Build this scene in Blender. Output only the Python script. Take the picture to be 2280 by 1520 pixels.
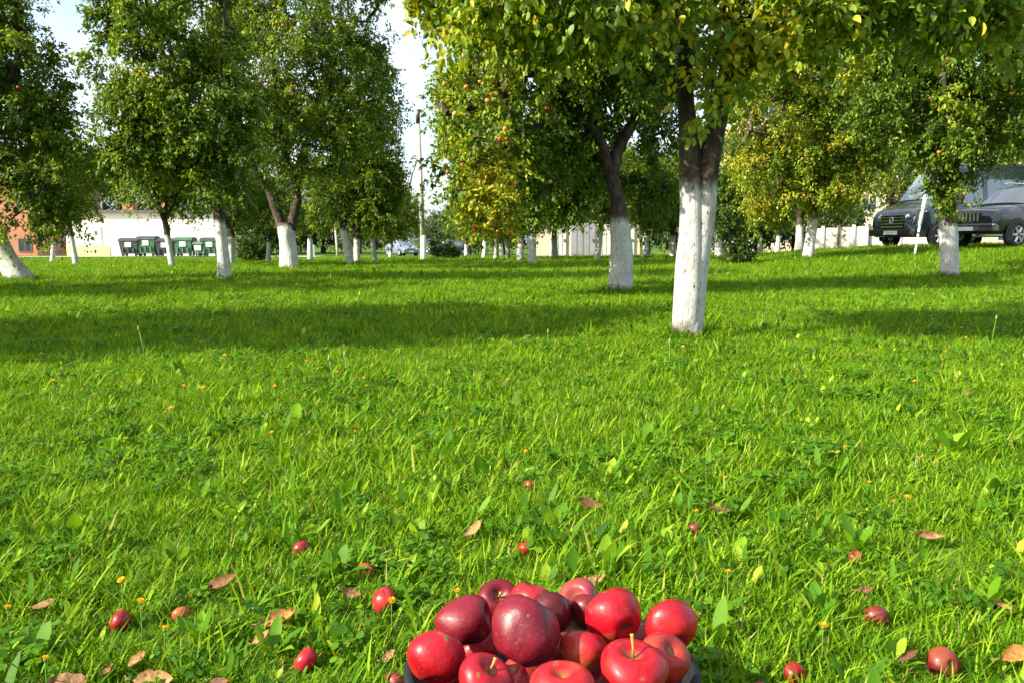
import bpy, bmesh, math, random
import numpy as np
from mathutils import Vector, Matrix

R = math.radians
scene = bpy.context.scene
for o in list(bpy.data.objects):
    bpy.data.objects.remove(o)
COL = scene.collection

# ------------------------------------------------------------------ camera
F_PX, W_PX, H_PX, HOR = 1900.0, 2280.0, 1520.0, 540.0
PITCH = math.atan((H_PX / 2 - HOR) / F_PX)
CAM = np.array([0.0, 0.0, 0.70])
cam_d = bpy.data.cameras.new('camera')
cam_d.sensor_width = 36.0
cam_d.lens = 36.0 * F_PX / W_PX
cam_d.clip_start = 0.02
cam_d.clip_end = 4000
cam = bpy.data.objects.new('camera', cam_d)
cam.location = CAM
cam.rotation_euler = (math.pi / 2 - PITCH, 0, 0)
COL.objects.link(cam)
scene.camera = cam

# ------------------------------------------------------------------ sky, sun, exposure
SUN_AZ, SUN_EL = R(67), R(31)          # the sun stands behind the camera, to the west side
sun_pos = Vector((-math.sin(SUN_AZ) * math.cos(SUN_EL), -math.cos(SUN_AZ) * math.cos(SUN_EL), math.sin(SUN_EL)))
world = bpy.data.worlds.new('World')
scene.world = world
world.use_nodes = True
wn = world.node_tree
wn.nodes.clear()
w_out = wn.nodes.new('ShaderNodeOutputWorld')
w_bg = wn.nodes.new('ShaderNodeBackground')
w_sky = wn.nodes.new('ShaderNodeTexSky')
w_sky.sky_type = 'NISHITA'
w_sky.sun_disc = False
w_sky.sun_elevation = SUN_EL
w_sky.sun_rotation = math.atan2(sun_pos.x, sun_pos.y)
w_sky.air_density = 1.0
w_sky.dust_density = 2.5
w_sky.ozone_density = 1.2
w_bg.inputs['Strength'].default_value = 0.145
w_tc = wn.nodes.new('ShaderNodeTexCoord')
w_mp = wn.nodes.new('ShaderNodeMapping')
w_mp.inputs['Scale'].default_value = (1.0, 1.0, 2.2)
w_nz = wn.nodes.new('ShaderNodeTexNoise')
w_nz.inputs['Scale'].default_value = 2.6
w_nz.inputs['Detail'].default_value = 7.0
w_nz.inputs['Roughness'].default_value = 0.58
w_rp = wn.nodes.new('ShaderNodeValToRGB')
w_rp.color_ramp.elements[0].position = 0.36
w_rp.color_ramp.elements[1].position = 0.60
w_mx = wn.nodes.new('ShaderNodeMix')
w_mx.data_type = 'RGBA'
w_mx.inputs[7].default_value = (3.3, 3.5, 3.7, 1)      # thin bright cloud
wn.links.new(w_tc.outputs['Generated'], w_mp.inputs[0])
wn.links.new(w_mp.outputs[0], w_nz.inputs['Vector'])
wn.links.new(w_nz.outputs[0], w_rp.inputs[0])
wn.links.new(w_rp.outputs[0], w_mx.inputs['Factor'])
wn.links.new(w_sky.outputs[0], w_mx.inputs[6])
wn.links.new(w_mx.outputs[2], w_bg.inputs['Color'])
wn.links.new(w_bg.outputs[0], w_out.inputs['Surface'])

sun_d = bpy.data.lights.new('sun', 'SUN')
sun_d.energy = 5.0
sun_d.angle = R(0.5)
sun_d.color = (1.0, 0.90, 0.74)
sun = bpy.data.objects.new('sun', sun_d)
sun.rotation_euler = (-sun_pos).to_track_quat('-Z', 'Y').to_euler()
sun.location = (-20, -15, 20)
COL.objects.link(sun)

vs = scene.view_settings
vs.view_transform = 'Standard'
vs.look = 'None'
vs.gamma = 1.0
vs.use_curve_mapping = False
vs.exposure = 1.36

scene.render.engine = 'CYCLES'
scene.cycles.max_bounces = 6
scene.cycles.diffuse_bounces = 3
scene.cycles.glossy_bounces = 2
scene.cycles.transmission_bounces = 3
scene.cycles.transparent_max_bounces = 8
scene.cycles.use_denoising = True

# ------------------------------------------------------------------ pixel <-> place (only used to measure where things stand)
CP, SP = math.cos(PITCH), math.sin(PITCH)
def ray(u, v):
    a, b = (u - W_PX / 2) / F_PX, -(v - H_PX / 2) / F_PX
    return np.array([a, CP + b * SP, -SP + b * CP])
def P(u, v, Y):
    d = ray(u, v)
    return CAM + d * (Y / d[1])
def G(u, v, z=0.0):
    d = ray(u, v)
    return CAM + d * ((z - CAM[2]) / d[2])
def M(px, Y):
    return px * Y / F_PX

rng = np.random.default_rng(7)
random.seed(7)

# ------------------------------------------------------------------ materials
def new_mat(name):
    m = bpy.data.materials.new(name)
    m.use_nodes = True
    nt = m.node_tree
    nt.nodes.clear()
    out = nt.nodes.new('ShaderNodeOutputMaterial')
    return m, nt, out
def N(nt, t, **kw):
    n = nt.nodes.new(t)
    for k, v in kw.items():
        setattr(n, k, v)
    return n
def ramp(nt, stops, fac=None):
    r = nt.nodes.new('ShaderNodeValToRGB')
    e = r.color_ramp.elements
    while len(e) < len(stops):
        e.new(0.5)
    for i, (p, c) in enumerate(stops):
        e[i].position = p
        e[i].color = (c[0], c[1], c[2], 1)
    if fac is not None:
        nt.links.new(fac, r.inputs[0])
    return r
def noise(nt, scale, detail=3, coord=None, rough=0.5):
    n = nt.nodes.new('ShaderNodeTexNoise')
    n.inputs['Scale'].default_value = scale
    n.inputs['Detail'].default_value = detail
    n.inputs['Roughness'].default_value = rough
    if coord is not None:
        nt.links.new(coord, n.inputs['Vector'])
    return n
def mathn(nt, op, a, b=None, clamp=False):
    n = nt.nodes.new('ShaderNodeMath')
    n.operation = op
    n.use_clamp = clamp
    for i, x in enumerate((a, b)):
        if x is None:
            continue
        if isinstance(x, (int, float)):
            n.inputs[i].default_value = x
        else:
            nt.links.new(x, n.inputs[i])
    return n.outputs[0]
def mixc(nt, fac, a, b, blend='MIX'):
    n = nt.nodes.new('ShaderNodeMix')
    n.data_type = 'RGBA'
    n.blend_type = blend
    for s, x in ((n.inputs['Factor'], fac), (n.inputs[6], a), (n.inputs[7], b)):
        if isinstance(x, (int, float)):
            s.default_value = x
        elif isinstance(x, (tuple, list)):
            s.default_value = (x[0], x[1], x[2], 1)
        else:
            nt.links.new(x, s)
    return n.outputs[2]

def simple(name, color, rough=0.6, metal=0.0, var=0.15, scale=8.0, bump=0.0, coat=0.0, spec=0.5):
    """A painted, plastered or metal surface: base colour with mottled variation and light relief."""
    m, nt, out = new_mat(name)
    tc = N(nt, 'ShaderNodeTexCoord')
    nz = noise(nt, scale, 5, tc.outputs['Object'])
    lo = tuple(c * (1 - var) for c in color)
    hi = tuple(min(1, c * (1 + var)) for c in color)
    rp = ramp(nt, [(0.3, lo), (0.7, hi)], nz.outputs[0])
    b = N(nt, 'ShaderNodeBsdfPrincipled')
    nt.links.new(rp.outputs[0], b.inputs['Base Color'])
    b.inputs['Roughness'].default_value = rough
    b.inputs['Metallic'].default_value = metal
    b.inputs['Coat Weight'].default_value = coat
    b.inputs['Specular IOR Level'].default_value = spec
    if bump:
        bp = N(nt, 'ShaderNodeBump')
        bp.inputs['Strength'].default_value = bump
        bp.inputs['Distance'].default_value = 0.02
        nz2 = noise(nt, scale * 6, 6, tc.outputs['Object'])
        nt.links.new(nz2.outputs[0], bp.inputs['Height'])
        nt.links.new(bp.outputs[0], b.inputs['Normal'])
    nt.links.new(b.outputs[0], out.inputs[0])
    return m

def foliage(name, stops, trans=0.35, rough=0.5, spec=0.35, patch=0.0, patch_col=(0.2, 0.25, 0.02), spots=0.0):
    """Leaves and blades: own colour by the 'tint' of each leaf, light shining through."""
    m, nt, out = new_mat(name)
    at = N(nt, 'ShaderNodeAttribute', attribute_name='tint')
    oi = N(nt, 'ShaderNodeObjectInfo')
    t = mathn(nt, 'ADD', at.outputs['Fac'], mathn(nt, 'MULTIPLY', mathn(nt, 'SUBTRACT', oi.outputs['Random'], 0.5), 0.22), True)
    rp = ramp(nt, stops, t)
    c = rp.outputs[0]
    if patch:
        geo = N(nt, 'ShaderNodeNewGeometry')
        nz = noise(nt, 0.55, 3, geo.outputs['Position'])
        f = mathn(nt, 'MULTIPLY', ramp(nt, [(0.42, (0, 0, 0)), (0.68, (1, 1, 1))], nz.outputs[0]).outputs[0], patch)
        c = mixc(nt, f, c, patch_col)
    if spots:
        geo = N(nt, 'ShaderNodeNewGeometry')
        nz = noise(nt, 170, 4, geo.outputs['Position'])
        f = mathn(nt, 'MULTIPLY', ramp(nt, [(0.48, (0, 0, 0)), (0.66, (1, 1, 1))], nz.outputs[0]).outputs[0], spots)
        c = mixc(nt, f, c, (0.05, 0.025, 0.015))
    b = N(nt, 'ShaderNodeBsdfPrincipled')
    nt.links.new(c, b.inputs['Base Color'])
    b.inputs['Roughness'].default_value = rough
    b.inputs['Specular IOR Level'].default_value = spec
    tr = N(nt, 'ShaderNodeBsdfTranslucent')
    tc = mixc(nt, 1.0, c, (1.25, 1.15, 0.55), 'MULTIPLY')
    nt.links.new(tc, tr.inputs['Color'])
    mx = N(nt, 'ShaderNodeMixShader')
    mx.inputs[0].default_value = trans
    nt.links.new(b.outputs[0], mx.inputs[1])
    nt.links.new(tr.outputs[0], mx.inputs[2])
    nt.links.new(mx.outputs[0], out.inputs[0])
    return m

LEAF = foliage('apple_leaf', [(0.0, (0.022, 0.060, 0.006)), (0.35, (0.075, 0.150, 0.012)), (0.62, (0.180, 0.275, 0.016)),
                              (0.80, (0.38, 0.43, 0.025)), (0.93, (0.56, 0.42, 0.03)), (1.0, (0.58, 0.40, 0.03))], trans=0.38)
LEAF_FAR = foliage('far_leaf', [(0.0, (0.030, 0.065, 0.022)), (0.4, (0.060, 0.110, 0.035)), (0.75, (0.115, 0.160, 0.050)),
                                (1.0, (0.22, 0.22, 0.07))], trans=0.25)
GRASS = foliage('grass_blade', [(0.0, (0.016, 0.062, 0.003)), (0.30, (0.060, 0.170, 0.004)), (0.65, (0.150, 0.310, 0.006)),
                                (0.85, (0.27, 0.42, 0.012)), (0.94, (0.36, 0.40, 0.06)), (1.0, (0.40, 0.33, 0.13))], trans=0.36, rough=0.65, spec=0.12,
                patch=0.35, patch_col=(0.20, 0.36, 0.010))
WEED = foliage('broad_leaf', [(0.0, (0.026, 0.095, 0.006)), (0.5, (0.085, 0.225, 0.008)), (0.8, (0.20, 0.36, 0.012)), (1.0, (0.38, 0.48, 0.03))], trans=0.42, rough=0.55, spec=0.2)
DEADM = foliage('dry_leaf', [(0.0, (0.060, 0.030, 0.018)), (0.35, (0.19, 0.095, 0.045)), (0.7, (0.42, 0.25, 0.11)),
                             (1.0, (0.50, 0.20, 0.045))], trans=0.2, rough=0.7, spec=0.2, spots=0.55)
PETAL = foliage('yellow_petal', [(0.0, (0.65, 0.28, 0.01)), (0.6, (0.80, 0.45, 0.01)), (1.0, (0.85, 0.60, 0.03))], trans=0.3)

def bark_mat():
    m, nt, out = new_mat('whitewashed_bark')
    tc = N(nt, 'ShaderNodeTexCoord')
    mp = N(nt, 'ShaderNodeMapping')
    mp.inputs['Scale'].default_value = (1, 1, 0.32)
    nt.links.new(tc.outputs['Object'], mp.inputs[0])
    n1 = noise(nt, 16, 6, mp.outputs[0], 0.65)
    n2 = noise(nt, 60, 5, mp.outputs[0], 0.6)
    n3 = noise(nt, 5, 4, tc.outputs['Object'])
    bark = ramp(nt, [(0.28, (0.022, 0.016, 0.012)), (0.5, (0.075, 0.056, 0.042)), (0.75, (0.18, 0.145, 0.11))], n1.outputs[0])
    sep = N(nt, 'ShaderNodeSeparateXYZ')
    nt.links.new(tc.outputs['Object'], sep.inputs[0])
    wa = N(nt, 'ShaderNodeAttribute', attribute_name='wash', attribute_type='OBJECT')
    edge = mathn(nt, 'ADD', sep.outputs[2], mathn(nt, 'MULTIPLY', mathn(nt, 'SUBTRACT', n1.outputs[0], 0.5), 0.30))
    f = mathn(nt, 'MULTIPLY', mathn(nt, 'SUBTRACT', wa.outputs['Fac'], edge), 9.0, True)
    low = mathn(nt, 'MULTIPLY', mathn(nt, 'SUBTRACT', mathn(nt, 'ADD', sep.outputs[2], mathn(nt, 'MULTIPLY', mathn(nt, 'SUBTRACT', n3.outputs[0], 0.5), 0.26)), 0.055), 11.0, True)
    holes = ramp(nt, [(0.33, (0, 0, 0)), (0.41, (1, 1, 1))], n2.outputs[0])
    f = mathn(nt, 'MULTIPLY', mathn(nt, 'MULTIPLY', f, low), holes.outputs[0])
    wash = ramp(nt, [(0.3, (0.50, 0.50, 0.46)), (0.5, (0.66, 0.67, 0.64)), (0.75, (0.74, 0.75, 0.72))], n3.outputs[0])
    col = mixc(nt, f, bark.outputs[0], wash.outputs[0])
    b = N(nt, 'ShaderNodeBsdfPrincipled')
    nt.links.new(col, b.inputs['Base Color'])
    b.inputs['Roughness'].default_value = 0.85
    b.inputs['Specular IOR Level'].default_value = 0.2
    bp = N(nt, 'ShaderNodeBump')
    bp.inputs['Strength'].default_value = 1.0
    bp.inputs['Distance'].default_value = 0.06
    mp2 = N(nt, 'ShaderNodeMapping')
    mp2.inputs['Scale'].default_value = (1, 1, 0.22)
    nt.links.new(tc.outputs['Object'], mp2.inputs[0])
    n4 = noise(nt, 42, 6, mp2.outputs[0], 0.7)
    nt.links.new(n4.outputs[0], bp.inputs['Height'])
    nt.links.new(bp.outputs[0], b.inputs['Normal'])
    nt.links.new(b.outputs[0], out.inputs[0])
    return m
BARK = bark_mat()

def ground_mat():
    m, nt, out = new_mat('lawn_soil')
    geo = N(nt, 'ShaderNodeNewGeometry')
    n1 = noise(nt, 0.5, 5, geo.outputs['Position'])
    n2 = noise(nt, 9.0, 6, geo.outputs['Position'], 0.65)
    n3 = noise(nt, 60.0, 4, geo.outputs['Position'], 0.6)
    a = ramp(nt, [(0.3, (0.045, 0.105, 0.008)), (0.7, (0.115, 0.205, 0.014))], n1.outputs[0])
    b_ = ramp(nt, [(0.3, (0.030, 0.070, 0.006)), (0.7, (0.14, 0.25, 0.016))], n2.outputs[0])
    c = mixc(nt, 0.5, a.outputs[0], b_.outputs[0])
    s = ramp(nt, [(0.35, (0.025, 0.040, 0.008)), (0.6, (1, 1, 1))], n3.outputs[0])
    c = mixc(nt, 0.55, c, s.outputs[0], 'MULTIPLY')
    b = N(nt, 'ShaderNodeBsdfPrincipled')
    nt.links.new(c, b.inputs['Base Color'])
    b.inputs['Roughness'].default_value = 0.9
    b.inputs['Specular IOR Level'].default_value = 0.1
    bp = N(nt, 'ShaderNodeBump')
    bp.inputs['Strength'].default_value = 0.8
    bp.inputs['Distance'].default_value = 0.03
    nt.links.new(n2.outputs[0], bp.inputs['Height'])
    nt.links.new(bp.outputs[0], b.inputs['Normal'])
    nt.links.new(b.outputs[0], out.inputs[0])
    return m

# ------------------------------------------------------------------ mesh helpers
def tag(o, label=None, cat=None, group=None, kind=None):
    if label: o['label'] = label
    if cat: o['category'] = cat
    if group: o['group'] = group
    if kind: o['kind'] = kind
    return o
def empty(name, loc=(0, 0, 0), rz=0.0):
    o = bpy.data.objects.new(name, None)
    o.empty_display_size = 0.1
    o.location = loc
    o.rotation_euler = (0, 0, rz)
    COL.objects.link(o)
    return o
def link(name, me, mat, parent=None):
    o = bpy.data.objects.new(name, me)
    if mat is not None and len(me.materials) == 0:
        me.materials.append(mat)
    COL.objects.link(o)
    if parent is not None:
        o.parent = parent
    return o
def tri_mesh(name, V, T, tint=None, smooth=False):
    V = np.asarray(V, dtype=np.float32).reshape(-1, 3)
    T = np.asarray(T, dtype=np.int32)
    k = T.shape[1]
    me = bpy.data.meshes.new(name)
    me.vertices.add(len(V))
    me.vertices.foreach_set('co', V.ravel())
    me.loops.add(T.size)
    me.loops.foreach_set('vertex_index', T.ravel())
    me.polygons.add(len(T))
    me.polygons.foreach_set('loop_start', np.arange(0, T.size, k, dtype=np.int32))
    me.polygons.foreach_set('loop_total', np.full(len(T), k, dtype=np.int32))
    if smooth:
        me.polygons.foreach_set('use_smooth', np.ones(len(T), dtype=bool))
    me.update(calc_edges=True)
    if tint is not None:
        a = me.attributes.new('tint', 'FLOAT', 'FACE')
        a.data.foreach_set('value', np.asarray(tint, dtype=np.float32))
    return me

class MB:
    """Collects shapes of one mesh."""
    def __init__(s):
        s.v, s.f, s.n = [], [], 0
    def add(s, V, Fs):
        V = [tuple(map(float, p)) for p in V]
        s.v += V
        s.f += [tuple(i + s.n for i in f) for f in Fs]
        s.n += len(V)
        return s
    def box(s, x0, x1, y0, y1, z0, z1, taper=0.0):
        t = taper
        return s.add([(x0 + t, y0 + t, z0), (x1 - t, y0 + t, z0), (x1 - t, y1 - t, z0), (x0 + t, y1 - t, z0),
                      (x0, y0, z1), (x1, y0, z1), (x1, y1, z1), (x0, y1, z1)],
                     [(0, 3, 2, 1), (4, 5, 6, 7), (0, 1, 5, 4), (1, 2, 6, 5), (2, 3, 7, 6), (3, 0, 4, 7)])
    def tube(s, pts, rad, sides=6, cap=True, wob=0.0, seed=0):
        pts = np.asarray(pts, float)
        n = len(pts)
        rad = np.broadcast_to(np.asarray(rad, float), (n,))
        rg = np.random.default_rng(seed)
        tang = np.gradient(pts, axis=0)
        tang /= np.linalg.norm(tang, axis=1)[:, None] + 1e-9
        ref = np.array([1.0, 0, 0]) if abs(tang[0][0]) < 0.8 else np.array([0, 1.0, 0])
        V = []
        ph = rg.uniform(0, 6.28, 3)
        for i in range(n):
            t = tang[i]
            a = ref - t * np.dot(ref, t)
            a /= np.linalg.norm(a) + 1e-9
            ref = a
            b = np.cross(t, a)
            for k in range(sides):
                th = 2 * math.pi * k / sides
                r = rad[i]
                if wob:
                    r *= 1 + wob * (math.sin(2 * th + ph[0] + i * 0.35) * 0.5 + math.sin(3 * th + ph[1] - i * 0.5) * 0.35 + rg.normal() * 0.25)
                V.append(pts[i] + a * r * math.cos(th) + b * r * math.sin(th))
        Fs = []
        for i in range(n - 1):
            for k in range(sides):
                k2 = (k + 1) % sides
                Fs.append((i * sides + k, i * sides + k2, (i + 1) * sides + k2, (i + 1) * sides + k))
        if cap:
            Fs.append(tuple(range(sides - 1, -1, -1)))
            Fs.append(tuple((n - 1) * sides + k for k in range(sides)))
        return s.add(V, Fs)
    def lathe(s, prof, sides=24, axis='z', center=(0, 0, 0), closed=False):
        V, Fs = [], []
        n = len(prof)
        for i, (r, h) in enumerate(prof):
            for k in range(sides):
                a = 2 * math.pi * k / sides
                p = (r * math.cos(a), r * math.sin(a), h)
                if axis == 'y':
                    p = (p[0], p[2], p[1])
                V.append((p[0] + center[0], p[1] + center[1], p[2] + center[2]))
        rows = n if closed else n - 1
        for i in range(rows):
            j = (i + 1) % n
            for k in range(sides):
                k2 = (k + 1) % sides
                Fs.append((i * sides + k, i * sides + k2, j * sides + k2, j * sides + k))
        return s.add(V, Fs)
    def mesh(s, name, smooth=False, bevel=0.0):
        me = bpy.data.meshes.new(name)
        me.from_pydata(s.v, [], s.f)
        bm = bmesh.new()
        bm.from_mesh(me)
        if bevel:
            bmesh.ops.bevel(bm, geom=bm.edges[:], offset=bevel, segments=2, affect='EDGES', profile=0.5)
        bmesh.ops.recalc_face_normals(bm, faces=bm.faces[:])
        bm.to_mesh(me)
        bm.free()
        if smooth:
            me.polygons.foreach_set('use_smooth', np.ones(len(me.polygons), dtype=bool))
        me.update()
        return me
    def build(s, name, mat, parent=None, smooth=False, bevel=0.0):
        return link(name, s.mesh(name, smooth, bevel), mat, parent)
def copy_tree(o, parent=None):
    c = o.copy()
    COL.objects.link(c)
    c.parent = parent
    for ch in list(o.children):
        copy_tree(ch, c)
    return c

# ------------------------------------------------------------------ terrain
def sstep(a, b, x):
    t = np.clip((x - a) / (b - a), 0, 1)
    return t * t * (3 - 2 * t)
# measured heights of the lawn: pixel column, pixel row of the foot, distance
FEET = dict(
    main=(1532, 752, 6.1), second=(1380, 658, 12.1), fork=(645, 604, 20.8), leaning=(52, 632, 14.5), brown=(498, 627, 14.3),
    a6=(383, 592, 23), a7=(170, 598, 28), a8=(117, 588, 36), a9=(516, 592, 26), a10=(597, 590, 31), a11=(778, 590, 25), a12=(795, 587, 30),
    a13=(835, 590, 33), a14=(869, 585, 46), pole=(942, 583, 40), a16=(1038, 572, 56), a17=(1078, 578, 42), a18=(1104, 583, 36), a19=(1117, 572, 48),
    a20=(1132, 583, 37), a21=(1158, 579, 32), a22=(1184, 595, 26), a23=(1438, 567, 36), a24=(1497, 572, 38), a25=(1692, 577, 37),
    a26=(1730, 565, 43), a27=(1778, 580, 27), a28=(1795, 597, 21.5), a30=(2113, 630, 15.6), bins=(370, 571, 55), hall=(330, 572, 58),
    brick=(40, 572, 60), garage=(1300, 578, 46), cars=(920, 571, 80))
_cp = []
for k, (u, v, Y) in FEET.items():
    p = P(u, v, Y)
    _cp.append((p[0], p[1], p[2], 1.6 + 0.10 * Y))
for x in np.linspace(-14, 14, 15):
    for y in np.linspace(-10, 9, 9):
        if abs(x) < 2 or y < 9:
            _cp.append((x, y, 0.0, 2.2))
# the bank with the car park on top
for u in (1960, 2060, 2160, 2280, 2420, 2600):
    for Y in (23.5, 27, 31, 36):
        p = P(u, 548, Y)
        _cp.append((p[0], p[1], 0.60, 2.6))
for u, v, Y in ((1900, 568, 22), (1850, 585, 20), (2280, 575, 18.5), (2200, 600, 17), (2280, 640, 13.5), (2000, 640, 14), (2050, 580, 19)):
    p = P(u, v, Y)
    _cp.append((p[0], p[1], p[2], 1.6))
_cp = np.array(_cp)
def terrain(x, y):
    x = np.atleast_1d(np.asarray(x, float)); y = np.atleast_1d(np.asarray(y, float))
    out = np.empty(len(x))
    for i in range(0, len(x), 20000):
        xx, yy = x[i:i + 20000], y[i:i + 20000]
        d2 = (xx[:, None] - _cp[None, :, 0]) ** 2 + (yy[:, None] - _cp[None, :, 1]) ** 2
        w = np.exp(-d2 / (2 * _cp[None, :, 3] ** 2))
        prior = -0.30 * sstep(15, 60, yy)
        z = ((w * _cp[None, :, 2]).sum(1) + 0.02 * prior) / (w.sum(1) + 0.02)
        out[i:i + 20000] = z * sstep(4.0, 7.5, np.hypot(xx * 0.8, yy))
    return out
def tz(x, y):
    return float(terrain(x, y)[0])
def foot(u, v, Y):
    p = P(u, v, Y)
    return np.array([p[0], p[1], tz(p[0], p[1])])

def axis_coords(fine, step, far):
    a = list(np.arange(0, fine, step))
    s = step
    while a[-1] < far:
        s *= 1.12
        a.append(a[-1] + s)
    return np.array(a)
ax = axis_coords(12, 0.4, 1800)
xs = np.concatenate([-ax[::-1][:-1], ax])
ay = axis_coords(30, 0.4, 1800)
by = axis_coords(6, 0.8, 200)
ys = np.concatenate([-by[::-1][:-1], ay])
XX, YY = np.meshgrid(xs, ys)
ZZ = terrain(XX.ravel(), YY.ravel())
nx, ny = len(xs), len(ys)
V = np.column_stack([XX.ravel(), YY.ravel(), ZZ])
ii = (np.arange(ny - 1)[:, None] * nx + np.arange(nx - 1)[None, :]).ravel()
T = np.column_stack([ii, ii + 1, ii + nx + 1, ii + nx])
lawn = link('lawn_ground', tri_mesh('lawn_ground', V, T, smooth=True), ground_mat())
tag(lawn, kind='structure')

# ------------------------------------------------------------------ car park on the bank
ASPH = simple('asphalt', (0.22, 0.215, 0.21), 0.9, var=0.25, scale=3, bump=0.3)
def drape(name, quad, mat, dz, nu=14, nv=14):
    """A sheet laid on the lawn over a four-cornered area."""
    q = np.array(quad, float)
    V, Fs = [], []
    for j in range(nv + 1):
        for i in range(nu + 1):
            s, t = i / nu, j / nv
            p = (q[0] * (1 - s) + q[1] * s) * (1 - t) + (q[3] * (1 - s) + q[2] * s) * t
            V.append((p[0], p[1], 0))
    V = np.array(V)
    V[:, 2] = terrain(V[:, 0], V[:, 1]) + dz
    for j in range(nv):
        for i in range(nu):
            a = j * (nu + 1) + i
            Fs.append((a, a + 1, a + nu + 2, a + nu + 1))
    o = MB().add(V, Fs).build(name, mat, None, smooth=True)
    return tag(o, kind='structure')
c0 = P(1935, 548, 25)
drape('car_park_pavement', [(c0[0] - 0.5, 24.6), (32, 23.0), (36, 46), (c0[0] + 3.5, 46)], ASPH, 0.03)
drape('yard_pavement', [(-32, 54.3), (-12.5, 54.3), (-12.5, 57.6), (-32, 57.6)], simple('yard_concrete', (0.42, 0.40, 0.36), 0.9, scale=1.5), 0.04)

# ------------------------------------------------------------------ buildings
PLASTER = simple('white_plaster', (0.82, 0.77, 0.65), 0.9, var=0.06, scale=0.8, bump=0.15)
CREAM = simple('cream_plaster', (0.70, 0.60, 0.42), 0.9, var=0.1, scale=0.7, bump=0.15)
ROOFM = simple('grey_roof_felt', (0.12, 0.10, 0.09), 0.85, var=0.2, scale=2)
GLASS = simple('window_glass', (0.03, 0.04, 0.05), 0.08, var=0.1, scale=1, spec=0.8)
FRAMEM = simple('white_frame_paint', (0.75, 0.75, 0.72), 0.5, var=0.05)
YELLOWP = simple('yellow_plinth_paint', (0.78, 0.62, 0.25), 0.85, var=0.12, scale=1.0)
def brick_mat():
    m, nt, out = new_mat('orange_brick')
    tc = N(nt, 'ShaderNodeTexCoord')
    mp = N(nt, 'ShaderNodeMapping')
    mp.inputs['Rotation'].default_value = (R(90), 0, 0)
    nt.links.new(tc.outputs['Object'], mp.inputs[0])
    br = N(nt, 'ShaderNodeTexBrick')
    br.inputs['Scale'].default_value = 1.0
    br.inputs['Brick Width'].default_value = 0.25
    br.inputs['Row Height'].default_value = 0.075
    br.inputs['Mortar Size'].default_value = 0.008
    br.inputs['Color1'].default_value = (0.50, 0.165, 0.065, 1)
    br.inputs['Color2'].default_value = (0.38, 0.12, 0.055, 1)
    br.inputs['Mortar'].default_value = (0.36, 0.28, 0.22, 1)
    nt.links.new(mp.outputs[0], br.inputs[0])
    b = N(nt, 'ShaderNodeBsdfPrincipled')
    b.inputs['Roughness'].default_value = 0.9
    nt.links.new(br.outputs[0], b.inputs['Base Color'])
    nt.links.new(b.outputs[0], out.inputs[0])
    return m
BRICK = brick_mat()

def window(parent, x0, x1, z0, z1, y, mat=None):
    """Recessed window on a wall whose face looks towards -y at y."""
    f = 0.07
    mb = MB()
    mb.box(x0 - f, x1 + f, y - 0.04, y + 0.06, z0 - f, z0)
    mb.box(x0 - f, x1 + f, y - 0.04, y + 0.06, z1, z1 + f)
    mb.box(x0 - f, x0, y - 0.038, y + 0.06, z0 + 0.001, z1 - 0.001)
    mb.box(x1, x1 + f, y - 0.038, y + 0.06, z0 + 0.001, z1 - 0.001)
    mb.box((x0 + x1) / 2 - 0.03, (x0 + x1) / 2 + 0.03, y - 0.03, y + 0.05, z0 + 0.001, z1 - 0.001)
    w = mb.build('window', mat or FRAMEM, parent)
    MB().box(x0 + 0.001, x1 - 0.001, y - 0.012, y + 0.05, z0 + 0.002, z1 - 0.002).build('pane', GLASS, w)
    return w

# long white hall
p0, p1 = P(150, 572, 58), P(482, 572, 58)
zb = tz((p0[0] + p1[0]) / 2, 58)
hall = empty('white_hall', (p0[0], 58, zb))
tag(hall, 'long low white plastered hall with a flat roof behind the row of bins', 'building')
Lh, Hh = p1[0] - p0[0], M(572 - 476, 58)
MB().box(0, Lh, 0, 9, -0.5, Hh).build('wall', PLASTER, hall)
rf = MB().box(-0.25, Lh + 0.25, -0.3, 9.3, Hh, Hh + 0.16).build('roof', ROOFM, hall)
for cx in (M(262 - 150, 58), M(352 - 150, 58)):
    MB().box(cx - 0.45, cx + 0.3, 2.0, 2.7, Hh + 0.161, Hh + 0.75).build('chimney', BRICK, rf)
MB().box(0.0, M(95, 58), -0.05, -0.002, -0.5, 0.75).build('plinth', YELLOWP, hall)
for wx in (M(55, 58), M(240, 58), M(290, 58)):
    pass
MB().box(M(60, 58), M(78, 58), -0.055, -0.003, 0.76, 2.0).build('door', simple('pale_door_paint', (0.72, 0.70, 0.62), 0.6), hall)
ven = MB().box(M(64, 58), M(69, 58), -0.09, -0.058, 1.45, 1.7).build('vent', ROOFM, hall)

# orange brick house
p0, p1 = P(-420, 572, 62), P(84, 572, 62)
zb = tz(p1[0], 62)
bh = empty('brick_house', (p1[0], 62, zb))
tag(bh, 'orange brick house behind the leaning tree at the edge', 'building')
wd = p1[0] - p0[0]
Hb = 5.4
MB().box(-wd, 0, 0, 10, -0.5, Hb).build('wall', BRICK, bh)
mb = MB()
mb.add([(-wd - .4, -.5, Hb + .01), (.4, -.5, Hb + .01), (.4, 10.5, Hb + .01), (-wd - .4, 10.5, Hb + .01), (-wd - .4, 5, Hb + 2.6), (.4, 5, Hb + 2.6)],
       [(0, 1, 5, 4), (2, 3, 4, 5), (0, 4, 3), (1, 2, 5), (0, 3, 2, 1)])
mb.build('roof', simple('dark_tile_roof', (0.09, 0.07, 0.06), 0.8, var=0.2, scale=3), bh)
for k in range(5):
    cx = -M(26, 62) - k * 2.6
    for z in (0.15, 3.4):
        window(bh, cx - 0.42, cx + 0.42, z if z > 1 else 0.35, z + 1.25 if z > 1 else 1.2, 0, ROOFM)

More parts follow.
